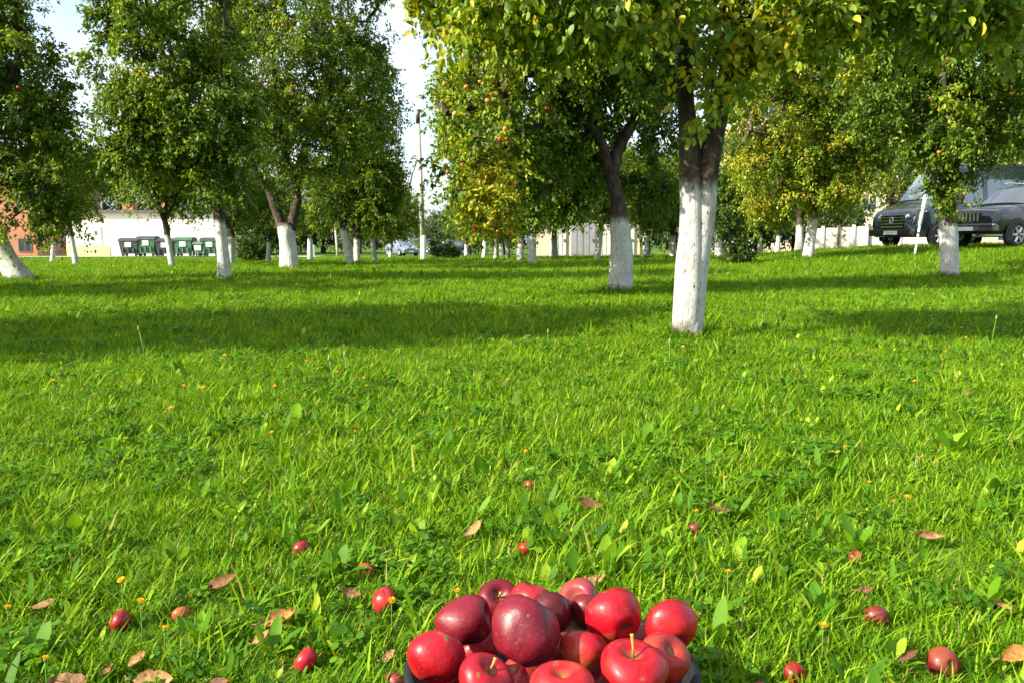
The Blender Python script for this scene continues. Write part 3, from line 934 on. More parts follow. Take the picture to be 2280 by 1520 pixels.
def make_tree(name, label, base, trunk, limbs, blobs, n_cl, n_leaf, leaf=0.085, rc=0.38, wash=1.1, seed=1, tint=(0.42, 0.20), yellow=None,
              apples=0, apple_boxes=None, detail=0, leaf_mat=None, sides=12, cat='tree', group='whitewashed apple trees on the lawn', droop=0.5,
              trunks2=None, gaps=0.0, wob=0.09, tmax=0.95):
    """trunk / limbs: rows of (x, y, z, radius) in world metres; blobs: (x, y, z, rx, ry, rz, weight)."""
    rg = np.random.default_rng(seed)
    base = np.asarray(base, float)
    root = empty(name, base)
    tag(root, label, cat, group)
    tr = np.asarray(trunk, float).copy()
    tr[:, :3] -= base
    mb = MB()
    def smooth_path(p, k=4):
        p = np.asarray(p, float)
        t = np.arange(len(p))
        tt = np.linspace(0, len(p) - 1, (len(p) - 1) * k + 1)
        out = np.stack([np.interp(tt, t, p[:, j]) for j in range(4)], 1)
        for _ in range(2):
            out[1:-1] = 0.25 * out[:-2] + 0.5 * out[1:-1] + 0.25 * out[2:]
        return out
    ts = smooth_path(tr, 5)
    mb.tube(ts[:, :3], ts[:, 3], sides, wob=wob, seed=seed)
    if trunks2 is not None:
        t2 = np.asarray(trunks2, float).copy()
        t2[:, :3] -= base
        t2 = smooth_path(t2, 5)
        mb.tube(t2[:, :3], t2[:, 3], sides, wob=wob, seed=seed + 5)
    to = mb.build('trunk', BARK, root, True)
    to['wash'] = float(wash)
    nodes = []
    for li in limbs:
        l = np.asarray(li, float).copy()
        l[:, :3] -= base
        ls = smooth_path(l, 5)
        j = rg.normal(0, 1, (len(ls), 3)) * ls[:, 3:4] * 0.13
        j[0] = 0
        ls[:, :3] += j
        lo = MB().tube(ls[:, :3], ls[:, 3], max(6, sides - 3), wob=0.08, seed=seed + 9).build('limb', BARK, root, True)
        lo['wash'] = 0.0
        nodes += [p for p in ls[len(ls) // 4:, :3]]
    if not nodes:
        nodes = [p for p in ts[-4:, :3]]
    nl = len(nodes)
    # clusters of foliage inside the crown's volume
    bl = np.asarray(blobs, float).copy()
    bl[:, :3] -= base
    wts = bl[:, 3] * bl[:, 5] * np.sqrt(bl[:, 4]) * bl[:, 6]
    pick = rg.choice(len(bl), n_cl, p=wts / wts.sum())
    d = unit(rg.normal(0, 1, (n_cl, 3)))
    rad = rg.uniform(0.05, 1, n_cl) ** 0.38
    C = bl[pick, :3] + d * rad[:, None] * bl[pick, 3:6]
    if gaps:
        f = np.sin(C[:, 0] * 2.3 + seed) * np.sin(C[:, 2] * 2.9 + seed * 2) + 0.6 * np.sin(C[:, 1] * 2.1 + C[:, 0] * 1.1)
        keep = f > -1.2 + gaps
        C = C[keep]
        n_cl = len(C)
    # twigs reach out from limb to cluster, sharing wood
    nodes = np.array(nodes)
    d0 = np.min(np.linalg.norm(C[:, None] - nodes[None], axis=2), 1)
    order = np.argsort(d0)
    NP = np.zeros((nl + 2 * n_cl, 3)); NP[:nl] = nodes
    par = np.full(nl + 2 * n_cl, -1)
    k = nl
    for i in order:
        a = C[i]
        dd = np.linalg.norm(NP[:k] - a, axis=1) + 0.25 * np.maximum(0, NP[:k, 2] - a[2])
        j = int(np.argmin(dd))
        p = NP[j]
        mid = p + (a - p) * 0.5 + np.array([0, 0, 0.16]) * np.linalg.norm(a - p) + rg.normal(0, 0.06, 3)
        NP[k] = mid; par[k] = j
        NP[k + 1] = a; par[k + 1] = k
        k += 2
    cnt = np.ones(k)
    for i in range(k - 1, nl - 1, -1):
        cnt[par[i]] += cnt[i]
    mb = MB()
    for i in range(nl, k, 2):
        j = par[i]
        r0 = min(0.05, 0.006 * cnt[i] ** 0.55) + 0.002
        r1 = min(0.045, 0.005 * cnt[i + 1] ** 0.55) + 0.0015
        mb.tube([NP[j], NP[i], NP[i + 1]], [r0, (r0 + r1) / 2, r1], 4, cap=False)
    to = tag(mb.build('twigs', BARK, root, True), kind='stuff')
    to['wash'] = 0.0
    # leaves along short drooping shoots in each cluster
    ns = 7
    sh = unit(rg.normal(0, 1, (n_cl, ns, 3)) + np.array([0, 0, -0.25 * droop]))
    shl = rg.uniform(0.55, 1.25, (n_cl, ns)) * rc
    per = max(1, int(n_leaf / (n_cl * ns)))
    ci = np.repeat(np.arange(n_cl), ns * per)
    si = np.tile(np.repeat(np.arange(ns), per), n_cl)
    t = rg.uniform(0.05, 1, len(ci))
    dirs = sh[ci, si]
    ln = shl[ci, si][:, None]
    pos = C[ci] + dirs * ln * t[:, None] + np.array([0, 0, -1.0]) * (droop * ln * (t[:, None] ** 2) * 0.6) + rg.normal(0, 0.03, (len(ci), 3))
    along = dirs * 0.5 + rg.normal(0, 0.6, (len(ci), 3)) + np.array([0, 0, -0.45])
    size = leaf * rg.uniform(0.6, 1.25, len(ci))
    cl_t = rg.normal(0, 0.10, n_cl)
    tn = tint[0] + cl_t[ci] + rg.normal(0, tint[1] * 0.6, len(ci))
    if yellow is not None:
        for (bx, by, bz, br, amt) in yellow:
            dd = np.linalg.norm((pos + base - np.array([bx, by, bz])), axis=1)
            tn = tn + amt * np.exp(-(dd / br) ** 2) * rg.uniform(0.3, 1.1, len(ci))
    tn = np.clip(tn, 0, tmax)
    v, f, tt = leaf_cloud(rg, pos, along, size, tn, detail)
    co = link('crown', tri_mesh('crown', v, f, tt), leaf_mat or LEAF, root)
    tag(co, kind='stuff')
    if apples:
        cand = np.arange(n_cl)
        if apple_boxes is not None:
            ok = np.zeros(n_cl, bool)
            for (ax_, ay_, az_, ar_) in apple_boxes:
                ok |= np.linalg.norm(C + base - np.array([ax_, ay_, az_]), axis=1) < ar_
            if ok.sum() > 3:
                cand = cand[ok]
        # apples hang on the outer side, where they are seen
        sc_ = -C[cand][:, 1] + rg.normal(0, 0.5, len(cand))
        cand = cand[np.argsort(-sc_)][:max(8, int(len(cand) * 0.55))]
        for q in range(apples):
            c = C[rg.choice(cand)]
            o = bpy.data.objects.new('apple', APPLE_T[rg.integers(3)])
            COL.objects.link(o)
            o.parent = root
            o.location = c + unit(rg.normal(0, 1, 3) + np.array([0, -1.2, -0.6])) * rc * rg.uniform(0.25, 0.65)
            s_ = rg.uniform(0.027, 0.038)
            o.scale = (s_, s_, s_)
            o.rotation_euler = (rg.normal(0, 0.4), rg.normal(0, 0.4), rg.uniform(0, 6))
    return root

def B(u, v, Y, ru, rv, ry=None, w=1.0):
    """Foliage volume measured in the picture at distance Y."""
    p = P(u, v, Y)
    a, b = M(ru, Y), M(rv, Y)
    return (p[0], p[1], p[2], a, ry if ry else max(a, b) * 0.9, b, w)
def Lm(*rows):
    """Limb measured in the picture: rows (u, v, Y, radius)."""
    return [tuple(P(u, v, Y)) + (r,) for u, v, Y, r in rows]
def ctr(u, v, Y, r):
    return tuple(P(u, v, Y)) + (r,)

# --- the near apple tree with two fused stems
b = foot(1532, 752, 6.1)
z0 = b - np.array([0, 0, 0.15])
Y = 6.1
make_tree('apple_tree', 'nearest apple tree with two fused stems and cracked whitewash', b,
          [tuple(z0 + np.array([-0.03, 0, 0])) + (0.125,)] + Lm((1530, 735, Y, .106), (1535, 600, Y, .102), (1541, 500, Y, .092), (1540, 380, Y, .080), (1530, 270, Y + .05, .062), (1522, 160, Y + .1, .055), (1536, 20, Y + .1, .05), (1530, -200, Y + .2, .04)),
          [Lm((1500, -60, 6.15, .05), (1380, -190, 6.0, .04), (1220, -260, 5.9, .03), (1050, -240, 5.8, .02)),
           Lm((1634, 20, 6.2, .05), (1720, -150, 6.0, .04), (1900, -240, 5.9, .03), (2080, -200, 5.8, .02)),
           Lm((1530, -150, 6.3, .045), (1560, -400, 6.9, .035), (1600, -550, 7.6, .02)),
           Lm((1630, 0, 6.3, .045), (1640, -300, 5.6, .035), (1640, -450, 4.8, .02)),
           Lm((1640, 100, 6.2, .035), (1720, 40, 5.8, .022), (1800, 60, 5.5, .012))],
          [B(1610, 10, 5.9, 90, 50, 0.4, .8), B(1625, 130, 5.8, 60, 90, 0.22, .55), B(1600, 170, 5.55, 40, 100, .12, .3), B(1760, 60, 5.8, 160, 70, 0.5), B(1560, 330, 5.95, 30, 50, 0.1, .35),
           B(1990, -40, 5.9, 240, 90, 0.7), B(1270, -40, 6.0, 280, 80, 0.7), B(1050, -60, 5.9, 170, 90, 0.6), B(1450, -280, 6.1, 480, 160, 1.7, 0.14),
           B(1880, -260, 6.0, 380, 150, 1.5, 0.12), B(1600, -480, 6.3, 400, 130, 1.5, 0.15), B(2180, 30, 6.3, 140, 90, .6), B(1150, 10, 5.6, 130, 60, .5, 1.0), B(1230, -20, 5.1, 200, 70, .5, 1.2), B(1420, -30, 5.4, 150, 80, .5, 1.2), B(1275, 100, 5.6, 90, 60, .3, .8)],
          360, 44000, leaf=0.065, rc=0.27, wash=1.14, seed=11, tint=(0.50, 0.22), apples=14, detail=1, sides=22,
          yellow=[ctr(1600, 150, 5.7, .42) + (0.34,), ctr(1780, 80, 5.7, .3) + (0.30,)], tmax=0.84,
          trunks2=[tuple(z0 + np.array([0.05, 0.0, 0])) + (0.115,)] + Lm((1537, 735, Y, .095), (1548, 600, Y, .088), (1567, 490, Y, .076), (1577, 380, Y, .076), (1590, 300, Y, .072), (1612, 200, Y + .05, .064), (1632, 100, Y + .1, .055), (1634, -20, Y + .1, .05)),
          wob=0.06)

# --- second whitewashed tree, yellow leaves on its outer side
b = foot(1380, 658, 12.1)
Y = 12.1
make_tree('apple_tree', 'stout whitewashed apple tree with yellowing leaves hanging low on one side', b,
          [tuple(b - np.array([0, 0, 0.2])) + (0.21,)] + Lm((1380, 648, Y, .175), (1386, 560, Y, .155), (1378, 490, Y, .13), (1374, 440, Y, .10), (1358, 380, Y, .09)),
          [Lm((1358, 400, Y, .09), (1378, 330, Y, .085), (1428, 240, Y, .075), (1480, 150, Y + .3, .06), (1500, 20, Y + .5, .04)),
           Lm((1358, 390, Y, .09), (1335, 300, Y - .2, .06), (1240, 200, Y - .5, .05), (1130, 120, Y - .8, .035), (1050, 110, Y - .9, .02)),
           Lm((1335, 300, Y - .2, .05), (1320, 120, Y, .045), (1290, -60, Y, .03)),
           Lm((1330, 290, Y - .2, .05), (1220, 330, Y + .8, .035), (1130, 330, Y + 1.0, .02)),
           Lm((1428, 240, Y, .05), (1420, 120, Y - .9, .04), (1440, 0, Y - 1.3, .025))],
          [B(1072, 130, Y - .6, 90, 150, 1.0), B(1070, 330, Y - 1.2, 100, 135, .7), B(1120, 440, Y - 1.4, 90, 65, .5), B(1200, 250, Y, 130, 200, 1.2),
           B(1180, 30, Y, 220, 110, 1.4), B(1360, 90, Y - .3, 150, 150, 1.5), B(1270, 410, Y + 1.4, 110, 80, .4), B(1450, 120, Y + .6, 130, 150, 1.2),
           B(1018, 260, Y - .5, 45, 110, .5), B(1030, 400, Y - 1.3, 55, 85, .5, 1.3), B(1100, 480, Y - 1.4, 55, 32, .4, 1.5), B(1230, 440, Y + 1.5, 80, 60, .4, 1.2), B(1300, 300, Y + .6, 90, 130, .8), B(1300, -110, Y, 280, 90, 1.5, .3), B(1440, 400, Y + 1.2, 80, 90, .5, .7), B(1480, 290, Y + 1.3, 60, 90, .5, .9)],
          600, 90000, leaf=0.077, rc=0.34, wash=1.10, seed=21, tint=(0.50, 0.24), apples=64, sides=16, gaps=0.0,
          apple_boxes=[ctr(1050, 200, Y - .6, 1.6), ctr(1080, 420, Y - 1.4, .9)],
          yellow=[ctr(1120, 450, Y - 1.6, .50) + (0.60,), ctr(1100, 380, Y - 1.6, .45) + (0.50,), ctr(1040, 270, Y - .7, .75) + (0.42,), ctr(1160, 200, Y - .9, .45) + (0.42,),
                  ctr(1060, 110, Y - .8, .6) + (0.28,), ctr(1300, 150, Y - 1.0, .45) + (0.32,), ctr(1090, 500, Y - 1.5, .35) + (0.6,)])

# --- forked tree
b = foot(645, 604, 20.8)
Y = 20.8
make_tree('apple_tree', 'broad dark crowned apple tree whose white trunk forks into two black limbs', b,
          [tuple(b - np.array([0, 0, 0.2])) + (0.26,)] + Lm((645, 598, Y, .225), (641, 550, Y, .20), (637, 512, Y, .215), (636, 496, Y, .18)),
          [Lm((628, 512, Y, .13), (615, 460, Y, .125), (600, 415, Y, .12), (566, 380, Y - .2, .105), (545, 320, Y - .4, .08), (500, 230, Y - .8, .06), (430, 160, Y - 1.2, .04)),
           Lm((648, 512, Y, .12), (662, 450, Y, .11), (660, 400, Y, .105), (672, 350, Y, .09), (690, 290, Y, .07), (720, 180, Y, .05), (780, 90, Y, .03)),
           Lm((660, 400, Y, .09), (640, 365, Y - .1, .08), (620, 280, Y - .6, .06), (610, 150, Y - .8, .05), (600, 0, Y - .8, .03)),
           Lm((690, 290, Y, .05), (770, 240, Y - .6, .04), (850, 220, Y - .9, .025)),
           Lm((566, 380, Y - .2, .07), (540, 300, Y + .8, .05), (520, 150, Y + 1.6, .03))],
          [B(680, 200, Y - .4, 190, 190, 2.2), B(785, 200, Y - .3, 85, 180, 1.5), B(560, 190, Y - .8, 150, 170, 2.0), B(640, -10, Y, 230, 130, 2.4),
           B(790, 90, Y, 55, 80, 1.0), B(770, 320, Y, 100, 70, 1.2), B(640, 270, Y + .8, 130, 60, 1.0), B(600, -200, Y, 250, 120, 2.0, .6)],
          560, 84000, leaf=0.085, rc=0.54, wash=1.12, seed=31, tint=(0.44, 0.22), apples=7, sides=16, gaps=0.12,
          apple_boxes=[ctr(650, 60, Y - 1.5, 1.6)], yellow=[ctr(560, 80, Y - 2.0, 1.6) + (0.16,), ctr(640, 460, Y + .4, .5) + (0.4,)])

# --- brown sided tree
b = foot(498, 627, 14.3)
Y = 14.3
make_tree('apple_tree', 'slender leaning apple tree white on one side and brown on the other', b,
          [tuple(b - np.array([-.02, 0, 0.2])) + (0.14,)] + Lm((500, 620, Y, .115), (495, 550, Y, .10), (488, 485, Y, .095), (478, 430, Y, .08), (465, 370, Y, .07)),
          [Lm((465, 380, Y, .06), (440, 300, Y, .055), (400, 180, Y - .2, .045), (360, 40, Y - .3, .03)),
           Lm((462, 370, Y, .055), (480, 280, Y - .2, .05), (500, 150, Y - .3, .04), (500, 0, Y - .3, .025)),
           Lm((440, 300, Y, .04), (360, 260, Y - .4, .03), (280, 230, Y - .5, .02)),
           Lm((478, 430, Y, .04), (420, 380, Y + .6, .03), (350, 350, Y + .8, .018))],
          [B(310, 130, Y - .3, 115, 150, 1.0), B(400, 60, Y, 150, 150, 1.2), B(280, 270, Y - .2, 75, 90, .7), B(370, 300, Y, 120, 110, 1.0), B(470, 250, Y - .3, 110, 130, .8),
           B(450, 385, Y + .3, 110, 45, .6), B(480, 420, Y - .3, 65, 40, .3, 1.2), B(560, 400, Y + 1.0, 60, 45, .4, .9), B(380, -150, Y, 200, 120, 1.4, .7), B(260, 360, Y + .3, 50, 40, .4)],
          370, 58000, leaf=0.077, rc=0.37, wash=1.06, seed=41, tint=(0.50, 0.22), sides=14, gaps=0.10,
          yellow=[ctr(300, 120, Y - 1.1, .8) + (0.18,), ctr(440, 400, Y - .6, .35) + (0.2,)])

# --- leaning tree at the edge
b = foot(52, 632, 14.5)
Y = 14.5
make_tree('apple_tree', 'strongly leaning thick white trunk cut by the picture edge', b,
          [tuple(b + np.array([.06, 0, -0.2])) + (0.26,)] + Lm((44, 620, Y, .20), (20, 585, Y, .175), (0, 548, Y, .16), (-30, 470, Y, .13), (-60, 400, Y, .11)),
          [Lm((-60, 410, Y, .09), (-40, 300, Y, .07), (20, 180, Y, .05), (60, 60, Y, .03)),
           Lm((-60, 400, Y, .08), (-140, 280, Y, .06), (-220, 150, Y, .04)),
           Lm((-45, 430, Y, .06), (20, 390, Y - .3, .045), (90, 380, Y - .4, .025)),
           Lm((-40, 300, Y, .05), (60, 280, Y + .4, .035), (120, 260, Y + .5, .02))],
          [B(30, 170, Y, 110, 130, 1.0), B(100, 320, Y, 80, 110, .9), B(60, 440, Y - .2, 95, 70, .8), B(-60, 250, Y, 150, 200, 1.3), B(20, 20, Y, 70, 70, .8),
           B(-150, 100, Y, 200, 150, 1.3), B(130, 230, Y, 55, 60, .5), B(-40, -120, Y, 120, 90, 1.0, .6), B(120, 470, Y, 60, 60, .5, 1.4), B(40, 500, Y - .2, 60, 35, .4, 1.2)],
          350, 52000, leaf=0.077, rc=0.37, wash=1.02, seed=51, tint=(0.43, 0.22), sides=14, gaps=0.16, apples=5, apple_boxes=[ctr(5, 260, Y - .6, .9)])

# --- tree right of the forked one
b = foot(778, 590, 25)
Y = 25
make_tree('apple_tree', 'apple tree with lit crown edge beside the utility pole', b,
          [tuple(b - np.array([0, 0, .2])) + (.16,)] + Lm((779, 586, Y, .135), (772, 540, Y, .12), (765, 505, Y, .12), (757, 450, Y, .10), (745, 400, Y, .085)),
          [Lm((745, 405, Y, .08), (740, 320, Y, .06), (760, 220, Y, .04), (800, 120, Y, .03)),
           Lm((757, 450, Y, .07), (800, 380, Y - .3, .05), (850, 330, Y - .5, .03)),
           Lm((757, 450, Y, .05), (720, 400, Y, .04), (690, 380, Y, .02))],
          [B(830, 320, Y, 80, 150, 1.2), B(790, 440, Y, 90, 60, 1.0), B(855, 430, Y - .3, 45, 90, .8), B(740, 380, Y, 80, 90, 1.0), B(825, 180, Y, 45, 90, .9), B(860, 500, Y, 45, 40, .6)],
          250, 38000, leaf=0.09, rc=0.48, wash=1.12, seed=61, tint=(0.44, 0.22), sides=10, gaps=0.05, apples=5, apple_boxes=[ctr(900, 480, Y, 1.5)],
          yellow=[ctr(900, 430, Y - .8, .9) + (0.24,), ctr(845, 520, Y, .5) + (0.35,)])

# --- tree before the bank, leaning white trunk
b = foot(1795, 597, 21.5)
Y = 21.5
make_tree('apple_tree', 'tilted white trunk under a crown of red apples at the foot of the bank', b,
          [tuple(b - np.array([.03, 0, .2])) + (.17,)] + Lm((1796, 592, Y, .145), (1803, 540, Y, .135), (1809, 500, Y, .13), (1812, 450, Y, .10), (1806, 400, Y, .09)),
          [Lm((1806, 410, Y, .08), (1785, 320, Y, .07), (1760, 200, Y, .05), (1740, 60, Y, .03)),
           Lm((1812, 440, Y, .08), (1835, 350, Y - .2, .06), (1860, 240, Y - .4, .045), (1900, 120, Y - .5, .03)),
           Lm((1785, 320, Y, .05), (1720, 300, Y - .5, .04), (1660, 290, Y - .6, .02)),
           Lm((1835, 350, Y, .05), (1900, 350, Y - .3, .03), (1950, 360, Y - .3, .02))],
          [B(1750, 230, Y, 140, 150, 1.6), B(1870, 260, Y, 130, 140, 1.4), B(1700, 380, Y, 85, 90, 1.0), B(1800, 390, Y - .3, 90, 70, 1.0), B(1860, 420, Y - .2, 75, 70, .8),
           B(1800, 80, Y, 200, 110, 1.8), B(1690, 470, Y + .5, 60, 40, .6), B(1930, 370, Y, 60, 60, .6)],
          540, 80000, leaf=0.088, rc=0.46, wash=1.08, seed=71, tint=(0.47, 0.23), sides=12, apples=46, apple_boxes=[ctr(1800, 380, Y - 1, 1.6), ctr(1900, 330, Y - .8, 1.2), ctr(1720, 250, Y - 1, 1.4)],
          yellow=[ctr(1690, 440, Y, .7) + (0.3,), ctr(1640, 350, Y, .6) + (0.2,), ctr(1850, 440, Y - .5, .5) + (0.2,)])

# --- tree in front of the cars
b = foot(2113, 630, 15.6)
Y = 15.6
make_tree('apple_tree', 'straight white trunk standing in front of the van and off-road car', b,
          [tuple(b - np.array([0, 0, .2])) + (.20,)] + Lm((2114, 624, Y, .172), (2113, 560, Y, .165), (2112, 505, Y, .155), (2112, 470, Y, .13), (2110, 420, Y, .10)),
          [Lm((2112, 440, Y, .08), (2085, 350, Y, .06), (2040, 230, Y, .045), (2000, 100, Y, .03)),
           Lm((2110, 430, Y, .08), (2140, 330, Y, .065), (2180, 200, Y, .05), (2220, 60, Y, .03)),
           Lm((2110, 420, Y, .06), (2110, 300, Y - .5, .05), (2100, 150, Y - .8, .035), (2110, 0, Y - .9, .02)),
           Lm((2140, 330, Y, .04), (2210, 290, Y - .3, .03), (2270, 290, Y - .3, .02)),
           Lm((2112, 470, Y, .04), (2080, 400, Y - .4, .03), (2062, 370, Y - .5, .015))],
          [B(2030, 200, Y, 130, 130, 1.2), B(2160, 130, Y, 150, 130, 1.3), B(2120, 300, Y - .2, 110, 70, .8), B(2230, 230, Y, 90, 100, .9), B(2112, 400, Y - .2, 48, 65, .35, 1.6),
           B(2190, 345, Y - .2, 55, 30, .4), B(2100, 10, Y, 220, 90, 1.4), B(1960, 110, Y, 90, 90, .9), B(2162, 395, Y - .4, 16, 40, .2, .5), B(2225, 482, Y - .5, 25, 8, .15, .5)],
          480, 70000, leaf=0.08, rc=0.33, wash=1.04, seed=81, tint=(0.42, 0.22), sides=14, gaps=0.05, apples=26, apple_boxes=[ctr(2050, 200, Y - .8, 1.3), ctr(2200, 200, Y - .8, 1.2)],
          yellow=[ctr(2170, 420, Y - .5, .3) + (0.3,), ctr(2140, 230, Y - .8, .25) + (0.3,)])

# --- smaller trees of the orchard: three kinds, copied
def generic(seed, spread=2.0, h=4.6, tint=(0.42, 0.22), lean=0.1, r=0.13, fork=1.25, lowskirt=1.5, nleaf=23000, leaf=0.098):
    rg = np.random.default_rng(seed)
    base = np.zeros(3)
    tp = np.array([lean, 0, fork])
    limbs = []
    for k in range(4):
        a = k * math.pi / 2 + rg.uniform(-.4, .4)
        dx, dy = math.cos(a), math.sin(a)
        limbs.append([(tp[0], tp[1], tp[2] - .05, r * .62), (tp[0] + dx * .3, dy * .3, fork + .6, r * .5), (tp[0] + dx * spread * .45, dy * spread * .45, fork + 1.4, r * .36),
                      (tp[0] + dx * spread * .7, dy * spread * .7, h * .72, r * .18)])
    bl = [(lean, 0, h * .68, spread, spread, h * .30, 1.0), (lean, 0, lowskirt + .5, spread * .85, spread * .85, .6, 1.0), (lean, 0, h * .9, spread * .6, spread * .6, h * .18, .7)]
    for k in range(4):
        a = rg.uniform(0, 6.28)
        bl.append((math.cos(a) * spread * .8, math.sin(a) * spread * .8, lowskirt + rg.uniform(.2, 1.6), .7, .7, .8, 1.0))
    return make_tree('apple_tree', 'tree', base, [(-.02, 0, -.25, r * 1.7), (0, 0, .0, r * 1.32), (0, 0, .12, r * 1.08), (lean * .45, 0, fork * .5, r * .95), (lean * .8, 0, fork * .85, r * .95), tuple(tp) + (r * .8,)],
                     limbs, bl, 190, nleaf, leaf=leaf, rc=0.5, wash=1.08, seed=seed, tint=tint, sides=10, gaps=0.1)
proto = [generic(101, tint=(.50, .22)), generic(102, 1.7, 4.2, (0.52, 0.22), -0.12, 0.11, 1.2, 1.45), generic(103, 2.3, 5.2, (0.44, 0.2), 0.02, 0.15, 1.35, 1.7), generic(104, 1.5, 4.6, (0.45, 0.2), -0.16, 0.10, 1.5, 2.5)]
used = [False] * 4
def orchard(key, kind, label, s=1.0, rz=None, at=None, wash=None, group='whitewashed apple trees on the lawn'):
    if used[kind]:
        o = copy_tree(proto[kind])
    else:
        o = proto[kind]
        used[kind] = True
    if key is not None:
        o.location = foot(*FEET[key])
    else:
        o.location = (at[0], at[1], tz(at[0], at[1]))
    o.rotation_euler = (0, 0, random.uniform(0, 6.28) if rz is None else R(rz))
    o.scale = (s, s, s)
    tag(o, label, 'tree', group)
    return o
orchard('a6', 3, 'slim shaded grey trunk leaning in front of the green bins', .85, 0)
orchard('a7', 3, 'slim white trunk in front of the hall corner with the yellow plinth', .95, 10)
orchard('a8', 3, 'small white trunk between the leaning tree and the hall', .95, 200)
orchard('a9', 2, 'white trunk close behind the brown sided slender tree', .85, 40)
orchard('a10', 1, 'thin yellowish trunk next to the dark low bush', .8, 170)
orchard('a12', 0, 'white trunk tucked behind the tree with the lit crown edge', .85, 100)
orchard('a13', 1, 'white trunk with a forked foot left of the far blue car', .9, 30)
orchard('a14', 0, 'tiny white trunk touching the far blue car', .85, 0)
orchard('a16', 2, 'short fat white trunk right of the low dark bush', .75, 80)
orchard('a17', 0, 'pale white trunk below the tip of the yellow foliage', .9, 60)
orchard('a18', 1, 'thin grey shaded trunk below the yellow foliage', .85, 120)
orchard('a19', 0, 'small white trunk between two thin trunks below the yellow foliage', .8, 220)
orchard('a20', 1, 'slightly tilted white trunk beside the thin grey one', .9, 0)
orchard('a21', 2, 'grey shaded trunk directly behind the blotched white trunk', .85, 300)
orchard('a22', 2, 'blotched white trunk with shadow spots left of the cream garages', .9, 20)
orchard('a23', 0, 'slender white trunk right of the cream garages', 1.0, 90)
orchard('a24', 2, 'fat white trunk just behind the nearest two stemmed tree', .95, 150)
orchard('a25', 1, 'white trunk right of the dark many stemmed shrub', .95, 45)
orchard('a26', 0, 'small distant white trunk between shrub and bank', .95, 10)
orchard('a27', 2, 'upright white trunk close behind the tilted red apple tree', .85, 75)
# trees beside and behind the viewer, whose shade lies across the lawn
SH = 'shade trees beside the viewer'
for i, (x, y, kd, s, lb) in enumerate(((-5.8, 5.35, 1, 1.08, 'apple tree beyond the left edge shading the middle of the lawn'),
                                      (-9.6, 10.2, 2, .9, 'second apple tree beyond the left edge'))):
    orchard(None, kd, lb, s, 37 * i, (x, y), group=SH)
# crowns that close the view on the right and behind the orchard
for i, (u, Y_, kd, s, lb) in enumerate(((1985, 34, 2, 1.35, 'tall apple tree behind the van'), (2330, 30, 2, 1.4, 'tall apple tree behind the off-road car'),
                                       (1600, 33, 0, 1.1, 'apple tree hidden behind the nearest trunk'), (1330, 33, 1, 1.15, 'apple tree in front of the cream garages'),
                                       (1235, 38, 2, .95, 'apple tree at the corner of the cream garages'), (690, 40, 0, 1.0, 'far apple tree behind the forked trunk'))):
    p = P(u, 560, Y_)
    orchard(None, kd, lb, s, 61 * i, (p[0], p[1]))

# --- tall trees far behind
def far_tree(seed, r, h, tint):
    bl = [(0, 0, h * .55, r, r, h * .36, 1), (0, 0, h * .8, r * .65, r * .65, h * .2, 1), (r * .4, 0, h * .3, r * .7, r * .7, h * .2, 1), (-r * .4, 0, h * .35, r * .7, r * .7, h * .22, 1)]
    t = make_tree('tall_tree', 'far tree', (0, 0, 0), [(0, 0, -.3, .35), (0, 0, h * .15, .28), (.1, 0, h * .3, .22)],
                  [[(.1, 0, h * .28, .2), (.2, 0, h * .5, .14), (.2, 0, h * .8, .06)], [(.1, 0, h * .3, .14), (r * .5, .2, h * .5, .08)], [(.1, 0, h * .3, .14), (-r * .5, -.2, h * .55, .08)]],
                  bl, 170, 15000, leaf=.26, rc=1.0, wash=-1.0, seed=seed, tint=tint, leaf_mat=LEAF_FAR, sides=8, group='tall trees far behind the orchard')
    return t
fp = [far_tree(201, 4.0, 10.5, (.42, .25)), far_tree(202, 3.2, 8.5, (.5, .25)), far_tree(203, 3.6, 6.5, (.36, .25))]
fu = [False] * 3
FAR = [(150, 80, 0, .95, 'grey green tall tree behind the brick house corner'), (235, 84, 0, .9, 'grey green tall tree above the first chimney of the hall'), (320, 82, 1, 1.05, 'grey green tree above the middle of the hall'),
       (405, 86, 0, .85, 'grey green tree above the far end of the hall'), (500, 78, 1, .9, 'tall tree beyond the end of the hall'), (560, 92, 2, 1.0, 'dark rounded tree beyond the low bush'),
       (640, 95, 2, 1.0, 'far rounded tree behind the forked trunk'), (720, 98, 2, .95, 'far rounded tree behind the wooden stake'), (800, 92, 1, .8, 'far tree left of the blue car'),
       (870, 100, 2, .75, 'far low tree behind the blue car'), (985, 105, 2, .8, 'pale far tree closing the sky gap'), (1045, 90, 1, .75, 'far tree beyond the yellow foliage'),
       (1120, 88, 2, 1.0, 'far dark tree behind the thin trunks'), (1440, 62, 1, .85, 'far tree right of the cream garages'), (1520, 60, 2, 1.0, 'dark tree behind the fat white trunk'),
       (1600, 64, 2, 1.05, 'dark tree behind the many stemmed shrub'), (1690, 62, 1, .9, 'tree beyond the distant white trunks'), (1770, 66, 2, 1.0, 'rounded tree left of the concrete fence'),
       (1860, 62, 0, .8, 'tall tree behind the concrete fence'), (2080, 58, 0, .85, 'tall tree behind the van roof'), (2300, 52, 0, .85, 'tall tree at the end of the car park'), (1270, 70, 1, .85, 'tree rising behind the cream garages')]
for i, (u, Y_, kd, s, lb) in enumerate(FAR):
    p = P(u, 560, Y_)
    o = copy_tree(fp[kd]) if fu[kd] else fp[kd]
    fu[kd] = True
    o.location = (p[0], p[1], tz(p[0], p[1]))
    o.rotation_euler = (0, 0, i * 1.3)
    o.scale = (s, s, s)
    tag(o, lb, 'tree', 'tall trees far behind the orchard')

